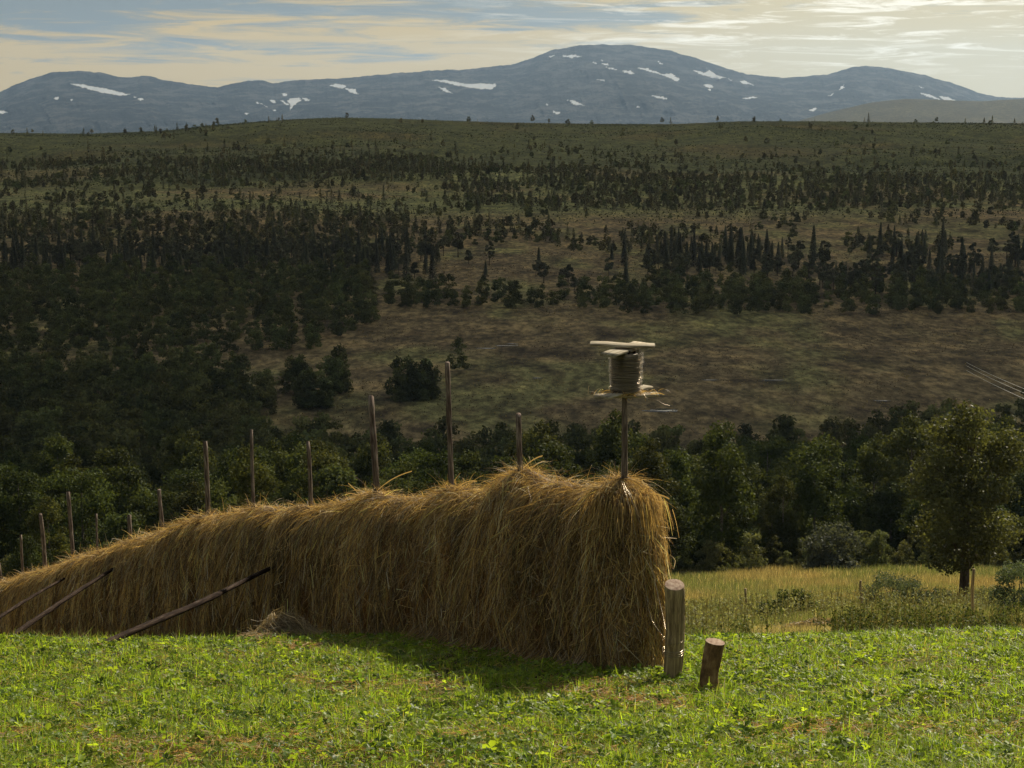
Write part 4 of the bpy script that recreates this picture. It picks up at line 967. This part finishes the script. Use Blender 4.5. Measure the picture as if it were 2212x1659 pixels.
stub = log_obj('fence_post', Vector(post_pt(1522, 1525, YS)), Vector(post_pt(1545, 1386, YS)), 0.071, 0.079, M_STUB, None, bend=0.004, sides=24, segs=14, jit=0.035, tilt=0.06, cut=M_CUT, seed=9, knots=1,
               label='short brown sawn-off log post leaning to the right beside the taller grey one', category='post')

# meadow fence
for c, r0, r1, Y, lab in [(1612, 1329, 1271, 62, 'thin grey fence post in the meadow, leftmost of the row of three'), (1861, 1316, 1254, 62, 'thin grey fence post in the meadow, middle of the row of three'), (2106, 1332, 1229, 50, 'tall thin grey fence post in front of the lone tree')]:
    x0 = float(pt(c, r0, Y)[0]); zg = float(ground(x0, Y)); top = pt(c - 2, r1, Y)
    log_obj('fence_post', Vector((x0, Y, zg - 0.2)), Vector(tuple(float(v) for v in top)), 0.055, 0.045, M_POST, None, bend=0.03, sides=8, segs=8, seed=c % 50, label=lab, category='post', group='posts of the meadow fence')
# distant poles of a power line
for c, r0, h, lab in [(722, 572, 10.5, 'pale thin power line pole among the dark conifers left of centre'), (619, 542, 9.5, 'pale thin power line pole between conifers at left, second from the centre'), (165, 402, 8.5, 'tiny pale power line pole on the hillside at far left')]:
    hx, hy, hz = hit(c, r0, 300)
    t = empty('power_pole', (hx, hy, hz), label=lab, category='pole', group='far power line poles')
    log_obj('pole', Vector((0, 0, -0.5)), Vector((0, 0, h)), 0.17, 0.13, M_POLE, t, bend=0.02, sides=6, segs=5, seed=3)
    log_obj('crossbar', Vector((-1.2, 0, h - 0.6)), Vector((1.2, 0, h - 0.6)), 0.08, 0.08, M_POLE, t, bend=0, sides=5, segs=3, seed=4, knots=0)
M_LINE = metal_mat('bright_line', (0.85, 0.85, 0.8), 0.55)
# power line running out of the frame at right
for q, (ra, rb) in enumerate([(783, 829), (790, 838), (800, 850)]):
    a_, b_ = pt(2088, ra, 215), pt(2400, rb + (rb - ra) * 1.75, 90)
    P = np.array([a_ * (1 - s_) + b_ * s_ + np.array([0, 0, -0.25]) * 4 * s_ * (1 - s_) for s_ in np.linspace(0, 1, 8)])
    wire('power_line', P, 0.013, None, M_LINE, sub=2, label=['uppermost of the three thin wires crossing at the right edge', 'middle one of the three thin wires crossing at the right edge', 'lowest of the three thin wires crossing at the right edge'][q], category='wire', group='overhead wires at the right edge')

# ------------------------------------------------------------------ foreground grass
def in_hay(x, y, m=0.33):
    rx, ry = x - P00[0], y - P00[1]; t = rx * PD[0] + ry * PD[1]; s = rx * PN[0] + ry * PN[1]
    return (t > -0.25) & (np.abs(s) < m)
def fore_points(n, y0=7.6, y1=23.5, amin=-0.45, amax=0.45, pw=1.0):
    y = y0 * (y1 / y0) ** rng.uniform(0, 1, n) if pw == 0 else (rng.uniform(y0 ** pw, y1 ** pw, n)) ** (1 / pw)
    x = rng.uniform(amin, amax, n) * (y + 0.8); k = ~in_hay(x, y); return x[k], y[k]
def blades(g, x, y, h, w, C, lean=0.45, K=4, tiltx=0.0, sink=0.01):
    n = len(x); z = ground(x, y) - sink; ang = rng.uniform(0, 2 * PI, n); ln = np.abs(rng.normal(0, lean, n))
    d = np.stack([np.cos(ang) * ln, np.sin(ang) * ln, 0 * ln], 1)
    s = np.linspace(0, 1, K)[None, :, None]
    P = np.stack([x, y, z], 1)[:, None] + np.array([0, 0, 1.0]) * h[:, None, None] * (s - 0.22 * (s ** 2) * np.minimum(ln, 1.5)[:, None, None]) + d[:, None] * h[:, None, None] * s ** 1.7
    sa = ang + PI / 2 + rng.normal(0, 0.7, n); side = np.stack([np.cos(sa), np.sin(sa), 0 * sa], 1)
    prof = np.array([0.8, 1.0, 0.75, 0.08]) if K == 4 else np.linspace(1, 0.1, K)
    g.add(*ribbons(P, w[:, None] * prof[None], side, C))
def grass_cols(n, x, y, dry=0.1):
    t = np.exp(rng.normal(0, 0.22, n))[:, None]; q = rng.uniform(size=n)
    C = np.array((0.215, 0.265, 0.045)) * t
    m = q < 0.3; C[m] = np.array((0.13, 0.19, 0.035)) * t[m]
    m = q > 0.82; C[m] = np.array((0.24, 0.31, 0.05)) * t[m]
    dm = rng.uniform(size=n) < dry + 0.14 * sstep(0.15, 0.55, fbm(x / 1.1, y / 1.1, 3, 101)); C[dm] = np.array((0.34, 0.26, 0.12)) * t[dm]
    return C
g = Geo()
x, y = fore_points(420000, pw=1.0); n = len(x)
patch = fbm(x / 0.55, y / 0.55, 3, 103); tall_ = sstep(0.1, 0.55, fbm(x / 0.35, y / 0.35, 2, 105))
keep = rng.uniform(size=n) < 0.28 + 0.9 * sstep(-0.5, 0.3, patch); x, y, patch, tall_ = x[keep], y[keep], patch[keep], tall_[keep]; n = len(x)
h = rng.uniform(0.035, 0.085, n) * (1 + 0.35 * patch) + 0.075 * tall_ * rng.uniform(0.3, 1, n)
blades(g, x, y, h, rng.uniform(0.0018, 0.0042, n) * np.clip(y / 12, 0.9, 1.5), grass_cols(n, x, y, 0.06), 1.1)
# tufts of longer blades
x, y = fore_points(1500); idx = rng.integers(0, len(x), 15000); x = x[idx] + rng.normal(0, 0.05, 15000); y = y[idx] + rng.normal(0, 0.05, 15000); k = ~in_hay(x, y); x, y = x[k], y[k]; n = len(x)
blades(g, x, y, rng.uniform(0.08, 0.19, n), rng.uniform(0.0025, 0.005, n), grass_cols(n, x, y, 0.03), 0.8)
obj('grass', g.mesh('grass', M_GRASS), kind='stuff', label='sunlit short green grass of the foreground slope', category='grass')

# dry stems lying in the grass
g = Geo()
def litter(n, x, y, lmin, lmax, zmin, zmax, C, w=(0.0012, 0.0024)):
    a = rng.uniform(0, 2 * PI, n); L_ = rng.uniform(lmin, lmax, n); s = np.linspace(-0.5, 0.5, 4)[None]; cv = rng.normal(0, 0.15, n)[:, None]
    X = x[:, None] + np.cos(a)[:, None] * L_[:, None] * s - np.sin(a)[:, None] * L_[:, None] * cv * (s ** 2) * 4; Yy = y[:, None] + np.sin(a)[:, None] * L_[:, None] * s + np.cos(a)[:, None] * L_[:, None] * cv * (s ** 2) * 4
    Z = ground(X, Yy) + rng.uniform(zmin, zmax, n)[:, None] + (rng.normal(0, 0.25, n) * L_)[:, None] * s
    g.add(*ribbons(np.stack([X, Yy, Z], -1), rng.uniform(*w, n)[:, None] * np.ones((1, 4)), norm(rng.normal(size=(n, 3))), C))
x, y = fore_points(60000, pw=1.0); n = len(x); litter(n, x, y, 0.03, 0.12, 0.0, 0.06, strand_cols(n, 0.35, 0.3, 0.15))
for c_, r_, sx_, sy_, n in [(1285, 1488, 0.30, 0.22, 900), (1378, 1530, 0.20, 0.2, 1500), (1300, 1500, 0.2, 0.2, 500), (60, 1600, 0.35, 0.3, 1300), (430, 1622, 0.6, 0.25, 1800), (640, 1600, 0.3, 0.2, 700), (760, 1480, 0.5, 0.3, 900), (1080, 1600, 0.4, 0.2, 500), (1750, 1580, 0.25, 0.2, 500), (2100, 1590, 0.4, 0.3, 600), (1230, 1635, 0.25, 0.15, 400), (640, 1405, 0.6, 0.4, 1600)]:
    hx, hy, hz = hit(c_, r_, 7.0, 40); x = hx + rng.normal(0, sx_, n); y = hy + rng.normal(0, sy_, n)
    C = strand_cols(n, 0.3, 0.3, 0.15) * np.array((1.0, 0.9, 0.85)); litter(n, x, y, 0.06, 0.26, 0.0, 0.05, C, (0.0012, 0.0026))
obj('loose_straw', g.mesh('loose_straw', M_HAY), kind='stuff', label='dry straw litter scattered through the foreground grass', category='straw')

# clover and other broad leaves
def clover(n, xs_, ys_, size):
    g = Geo(); z = ground(xs_, ys_) + rng.uniform(0.02, 0.085, n)
    up = norm(np.stack([rng.normal(0, 0.45, n), rng.normal(0, 0.45, n), np.ones(n)], 1)); ph = rng.uniform(0, 2 * PI, n)
    A = norm(np.cross(up, rand_unit(n))); B = np.cross(up, A); t = np.exp(rng.normal(0, 0.25, n))[:, None]
    C = np.where(rng.uniform(size=(n, 1)) < 0.35, np.array((0.095, 0.155, 0.035)), np.array((0.185, 0.25, 0.042))) * t
    o = np.stack([xs_, ys_, z], 1)
    for q in range(3):
        a = ph + q * 2 * PI / 3
        d = norm(np.cos(a)[:, None] * A + np.sin(a)[:, None] * B + 0.25 * up * rng.uniform(-1, 1.3, (n, 1))); e = norm(np.cross(up, d)); s = size[:, None]
        fold = up * rng.uniform(0.05, 0.4, (n, 1)) * s
        V = np.stack([o, o + d * s * 0.55 + e * s * 0.52 + fold, o + d * s * 1.1 + e * s * 0.38 + fold, o + d * s * 1.25, o + d * s * 1.1 - e * s * 0.38 + fold, o + d * s * 0.55 - e * s * 0.52 + fold], 1).reshape(-1, 3)
        b = (np.arange(n) * 6)[:, None]; Qd = np.concatenate([b + np.array([0, 1, 2, 3]), b + np.array([0, 3, 4, 5])])
        g.add(V, Qd, np.repeat(C, 6, 0))
    return g
x, y = fore_points(95000); patch = fbm(x / 0.5, y / 0.5, 3, 111); k = rng.uniform(size=len(x)) < 0.22 + 0.9 * sstep(0.0, 0.5, patch); x, y = x[k], y[k]; n = len(x)
g = clover(n, x, y, rng.uniform(0.014, 0.032, n) * np.where(rng.uniform(size=n) < 0.08, 1.5, 1))
obj('clover', g.mesh('clover', M_CLOVER), kind='stuff', label='patches of round green clover leaves in the foreground grass', category='clover')

# slope beyond the brow (seen from a step aside), drier grass in a slightly darker tone
g = Geo(); x = rng.uniform(-18, 18, 60000); y = rng.uniform(22, 36, 60000); k = ~in_hay(x, y); x, y = x[k], y[k]; n = len(x)
C = grass_cols(n, x, y, 0.35) * 0.85; blades(g, x, y, rng.uniform(0.08, 0.28, n), rng.uniform(0.004, 0.008, n), C, 0.5)
# tall yellow meadow
x, y = scatter(200000, 34, 124, 0.02, 0.46, 1.35); n = len(x)
pa = fbm(x / 9, y / 14, 4, 121); pg = fbm(x / 3, y / 4, 3, 123)
gold = np.array((0.29, 0.225, 0.10)); green = np.array((0.15, 0.17, 0.06)); pale_ = np.array((0.42, 0.35, 0.18))
c_, r_ = project(x, y, ground(x, y))
w = sstep(-0.05, 0.45, pa + 0.3 * pg)[:, None]; C = gold * w + green * (1 - w)
m = rng.uniform(size=n) < 0.12; C[m] = pale_
C = C * np.exp(rng.normal(0, 0.25, n))[:, None]
mown = (y < 52) & (y > 36) & (c_ < 2000)                     # mown strip with short grass
C[mown & (rng.uniform(size=n) < 0.8)] = np.array((0.42, 0.36, 0.15))
h = rng.uniform(0.25, 0.6, n) * (1 + 0.4 * pg) * (0.8 + 0.4 * (y > 70)); h[mown] *= 0.3
blades(g, x, y, h, rng.uniform(0.006, 0.012, n) * (y / 45), C, 0.4, 3)
# left of the rack: dark tussocky grass
x, y = scatter(40000, 34, 120, -0.46, 0.02, 1.35); n = len(x); C = np.array((0.07, 0.09, 0.03)) * np.exp(rng.normal(0, 0.25, n))[:, None]
blades(g, x, y, rng.uniform(0.2, 0.5, n), rng.uniform(0.008, 0.014, n) * (y / 50), C, 0.4, 3)
obj('meadow_grass', g.mesh('meadow_grass', M_MEADOW), kind='stuff', label='tall yellow and green grass of the meadow beyond the brow', category='grass')

# weeds: leafy stalks
def weeds(pos, h, leaf, C0, nl=26, name='weeds', stalk=0.006, **props):
    g = Geo(); x, y = pos; n = len(x); z = ground(x, y)
    K = 3; s = np.linspace(0, 1, K)[None, :, None]; d = rng.normal(0, 0.12, (n, 3)); d[:, 2] = 1
    P = np.stack([x, y, z], 1)[:, None] + d[:, None] * h[:, None, None] * s
    g.add(*ribbons(P, np.full((n, K), stalk), norm(rng.normal(size=(n, 3)) * (1, 1, 0)), np.tile(np.array((0.12, 0.11, 0.05)), (n, 1))))
    u = rng.uniform(0.15, 1, (n, nl)); ctr = (np.stack([x, y, z], 1)[:, None] + d[:, None] * (h[:, None] * u)[..., None] + rng.normal(0, 1, (n, nl, 3)) * (leaf * 1.1) * (1, 1, 0.4)).reshape(-1, 3)
    m = len(ctr); C = np.array(C0)[None] * np.exp(rng.normal(0, 0.3, m))[:, None]
    g.add(*leaf_quads(ctr, norm(rng.normal(size=(m, 3)) + (0, 0, 0.7)), leaf * rng.uniform(0.6, 1.2, m), C, 0.5))
    return obj(name, g.mesh(name, M_WILLOW), kind='stuff', **props)
def weedpos(specs, lo=24):
    X = []; Yv = []
    for c, Y, n, sc_, sy_ in specs:
        cc = rng.normal(c, sc_, n); yy = rng.normal(Y, sy_, n); X.append((cc - 1106) / F * yy); Yv.append(yy)
    return np.concatenate(X), np.concatenate(Yv)
P_ = weedpos([(1990, 26.0, 210, 75, 0.8), (1920, 25.5, 60, 30, 0.7), (2190, 25.8, 150, 40, 0.8), (1860, 25.5, 40, 22, 0.6), (1835, 26, 14, 6, 0.4), (2080, 27, 60, 40, 0.8), (1580, 26.0, 18, 60, 0.8)])
weeds(P_, rng.uniform(0.3, 0.82, len(P_[0])), 0.028, (0.075, 0.095, 0.028), 34, name='leafy_weeds', label='dark leafy weeds rising behind the brow of the green slope at right', category='weeds')
P_ = weedpos([(1640, 60, 160, 70, 4), (1800, 60, 200, 90, 4), (1500, 52, 120, 30, 5), (2000, 62, 160, 90, 4), (1540, 46, 90, 50, 5), (2150, 62, 120, 50, 4)])
weeds(P_, rng.uniform(0.4, 1.05, len(P_[0])), 0.05, (0.20, 0.21, 0.10), 16, name='meadow_herbs', stalk=0.012, label='pale herb stalks standing in the yellow meadow', category='herbs')
P_ = weedpos([(1560, 40, 90, 60, 2.5), (1480, 38, 70, 30, 2), (2150, 42, 110, 60, 2.0), (1700, 56, 50, 160, 2)])
weeds(P_, rng.uniform(0.2, 0.5, len(P_[0])), 0.04, (0.12, 0.15, 0.05), 14, name='low_herbs', label='low green herbs between the brow and the fence posts', category='herbs')

# ------------------------------------------------------------------ hay heaps
def heap(c, r, Y, rx, ry, hh, n, col_, label, name='hay_pile', lmax=0.4, w=(0.0016, 0.003)):
    P0 = pt(c, r, Y); x0, y0 = float(P0[0]), float(Y); g = Geo()
    u = rng.normal(0, 0.45, n); v = rng.normal(0, 0.45, n); a = rng.uniform(0, 2 * PI, n); L_ = rng.uniform(0.1, lmax, n); s = np.linspace(-0.5, 0.5, 6)[None]
    lay = rng.uniform(0.1, 1, n); d = norm(np.stack([np.cos(a), np.sin(a) * 0.6], 1))
    cv = rng.normal(0, 0.35, n)[:, None] * L_[:, None]
    X = x0 + (u * rx)[:, None] + d[:, :1] * L_[:, None] * s - d[:, 1:] * cv * (0.25 - s ** 2) * 3; Yy = y0 + (v * ry)[:, None] + d[:, 1:] * L_[:, None] * s + d[:, :1] * cv * (0.25 - s ** 2) * 3
    rr2 = ((X - x0) / rx) ** 2 + ((Yy - y0) / ry) ** 2
    Z = ground(X, Yy) + 0.02 + hh * np.exp(-rr2 * 1.1) * lay[:, None] * (1 + 0.9 * fbm(X * 4, Yy * 4, 3, 7)) + rng.normal(0, 0.38, n)[:, None] * L_[:, None] * s + 0.10 * hh * (0.25 - s ** 2) * 16 * rng.uniform(-0.3, 1, (n, 1))
    g.add(*ribbons(np.stack([X, Yy, Z], -1), rng.uniform(*w, n)[:, None] * np.ones((1, 6)), norm(rng.normal(size=(n, 3))), np.array(col_)[None] * np.exp(rng.normal(0, 0.4, n))[:, None]))
    return obj(name, g.mesh(name, M_HAY), label=label, category='hay pile')
heap(618, 1402, 18.9, 0.42, 0.28, 0.24, 1500, (0.30, 0.25, 0.17), 'small tangled grey-brown heap of hay on the ground against the rack', lmax=0.4, w=(0.002, 0.004))
heap(560, 1402, 18.4, 0.3, 0.25, 0.08, 350, (0.27, 0.22, 0.14), 'flat wisps of fallen hay just left of the tangled heap', lmax=0.35)
heap(1775, 1342, 49, 0.85, 0.5, 0.16, 5000, (0.22, 0.18, 0.10), 'low flattened mound of hay on the mown strip of the meadow', w=(0.006, 0.01))

# ------------------------------------------------------------------ tussocks on the bog, heath on the hill
g = Geo()
x, y = scatter(90000, 320, 760, -0.45, 0.45, 1.0); n = len(x); tz = fbm(x / 11, y / 22, 4, 131); k = (tz > -0.1) | (rng.uniform(size=n) < 0.25); x, y, tz = x[k], y[k], tz[k]; n = len(x)
C = np.where((tz > 0.12)[:, None], np.array((0.07, 0.05, 0.03)), np.array((0.19, 0.15, 0.07))) * np.exp(rng.normal(0, 0.3, n))[:, None]
blades(g, x, y, rng.uniform(0.15, 0.45, n), rng.uniform(0.1, 0.3, n) * (y / 500), C, 0.7, 3, sink=0.1)
obj('bog_tussocks', g.mesh('bog_tussocks', M_FARTREE), kind='stuff', label='brown grass tussocks covering the open bog', category='tussocks')
g = Geo()
x, y = scatter(110000, 900, 2420, -0.42, 0.42, 1.0); n = len(x); tz = fbm(x / 120, y / 90, 5, 133); k = (tz > 0.05) | (rng.uniform(size=n) < 0.2); x, y, tz = x[k], y[k], tz[k]; n = len(x)
C = np.where((tz > 0.22)[:, None], np.array((0.036, 0.045, 0.02)), np.array((0.052, 0.058, 0.027))) * np.exp(rng.normal(0, 0.3, n))[:, None]
blades(g, x, y, rng.uniform(0.3, 1.3, n), rng.uniform(0.4, 1.1, n) * (y / 1500), C, 0.8, 3, sink=0.2)
obj('heath', g.mesh('heath', M_FARTREE), kind='stuff', label='low dark scrub and heath on the broad hill', category='heath')

# ------------------------------------------------------------------ cloud bank above the valley (out of frame), whose shade lies on bog and hill
mc, ntc, Nc, Lc = new_mat('cloud')
dfc = Nc('ShaderNodeBsdfDiffuse'); dfc.inputs[0].default_value = (0.95, 0.95, 0.95, 1); trc = Nc('ShaderNodeBsdfTranslucent'); trc.inputs[0].default_value = (0.98, 0.97, 0.95, 1)
mxc = Nc('ShaderNodeMixShader'); mxc.inputs[0].default_value = 0.8; Lc(dfc.outputs[0], mxc.inputs[1]); Lc(trc.outputs[0], mxc.inputs[2])
oc = Nc('ShaderNodeOutputMaterial'); Lc(mxc.outputs[0], oc.inputs[0])
ua = np.linspace(0, 2 * PI, 160, endpoint=False); ub = np.linspace(0.02, PI - 0.02, 60)
UA, UB = np.meshgrid(ua, ub); SX = np.cos(UA) * np.sin(UB); SY = np.sin(UA) * np.sin(UB); SZ = np.cos(UB)
CXp = np.sign(SX) * np.abs(SX) ** 0.8 * 2700 + 550; CYp = np.sign(SY) * np.abs(SY) ** 0.8 * 1240 + 2290
CZp = 800 + SZ * 55 * (1 + 0.8 * fbm(CXp / 160, CYp / 160, 5, 141)) + 18 * fbm(CXp / 50, CYp / 50, 3, 143)
CXp = CXp + 160 * fbm(CXp / 300, CYp / 300 + SZ, 4, 145); CYp = CYp + 120 * fbm(CXp / 300 + 9, CYp / 300 + SZ, 4, 147)
ny, nx = UA.shape; I = np.arange(ny * nx).reshape(ny, nx); I2 = np.roll(I, -1, 1)
Q = np.stack([I[:-1], I[1:], I2[1:], I2[:-1]], -1).reshape(-1, 4)
top_ = np.stack([np.full(nx, ny * nx), I[0], I2[0]], 1); bot_ = np.stack([np.full(nx, ny * nx + 1), I2[-1], I[-1]], 1)
V = np.concatenate([np.stack([CXp, CYp, CZp], -1).reshape(-1, 3), [[CXp[0].mean(), CYp[0].mean(), CZp[0].mean()], [CXp[-1].mean(), CYp[-1].mean(), CZp[-1].mean()]]])
obj('cloud', mesh_np('cloud', V, [Q, np.concatenate([top_, bot_])], None, True, mc), kind='structure')

# ------------------------------------------------------------------ haze
HB = Geo()
x0, x1, y0, y1, z0, z1 = -9500, 9500, -300, 15500, -1800, 640
V = [(a, b, c) for c in (z0, z1) for b in (y0, y1) for a in (x0, x1)]
Qh = np.array([[0, 2, 3, 1], [4, 5, 7, 6], [0, 1, 5, 4], [2, 6, 7, 3], [0, 4, 6, 2], [1, 3, 7, 5]])
mh, nth, Nh, Lh = new_mat('haze')
pv = Nh('ShaderNodeVolumePrincipled'); pv.inputs['Color'].default_value = (0.46, 0.68, 1.0, 1); pv.inputs['Density'].default_value = 4.2e-5; pv.inputs['Anisotropy'].default_value = 0.5
om = Nh('ShaderNodeOutputMaterial'); Lh(pv.outputs[0], om.inputs['Volume'])
obj('haze', mesh_np('haze', V, Qh, None, False, mh), kind='stuff', label='thin blue air between the valley and the mountains', category='haze')
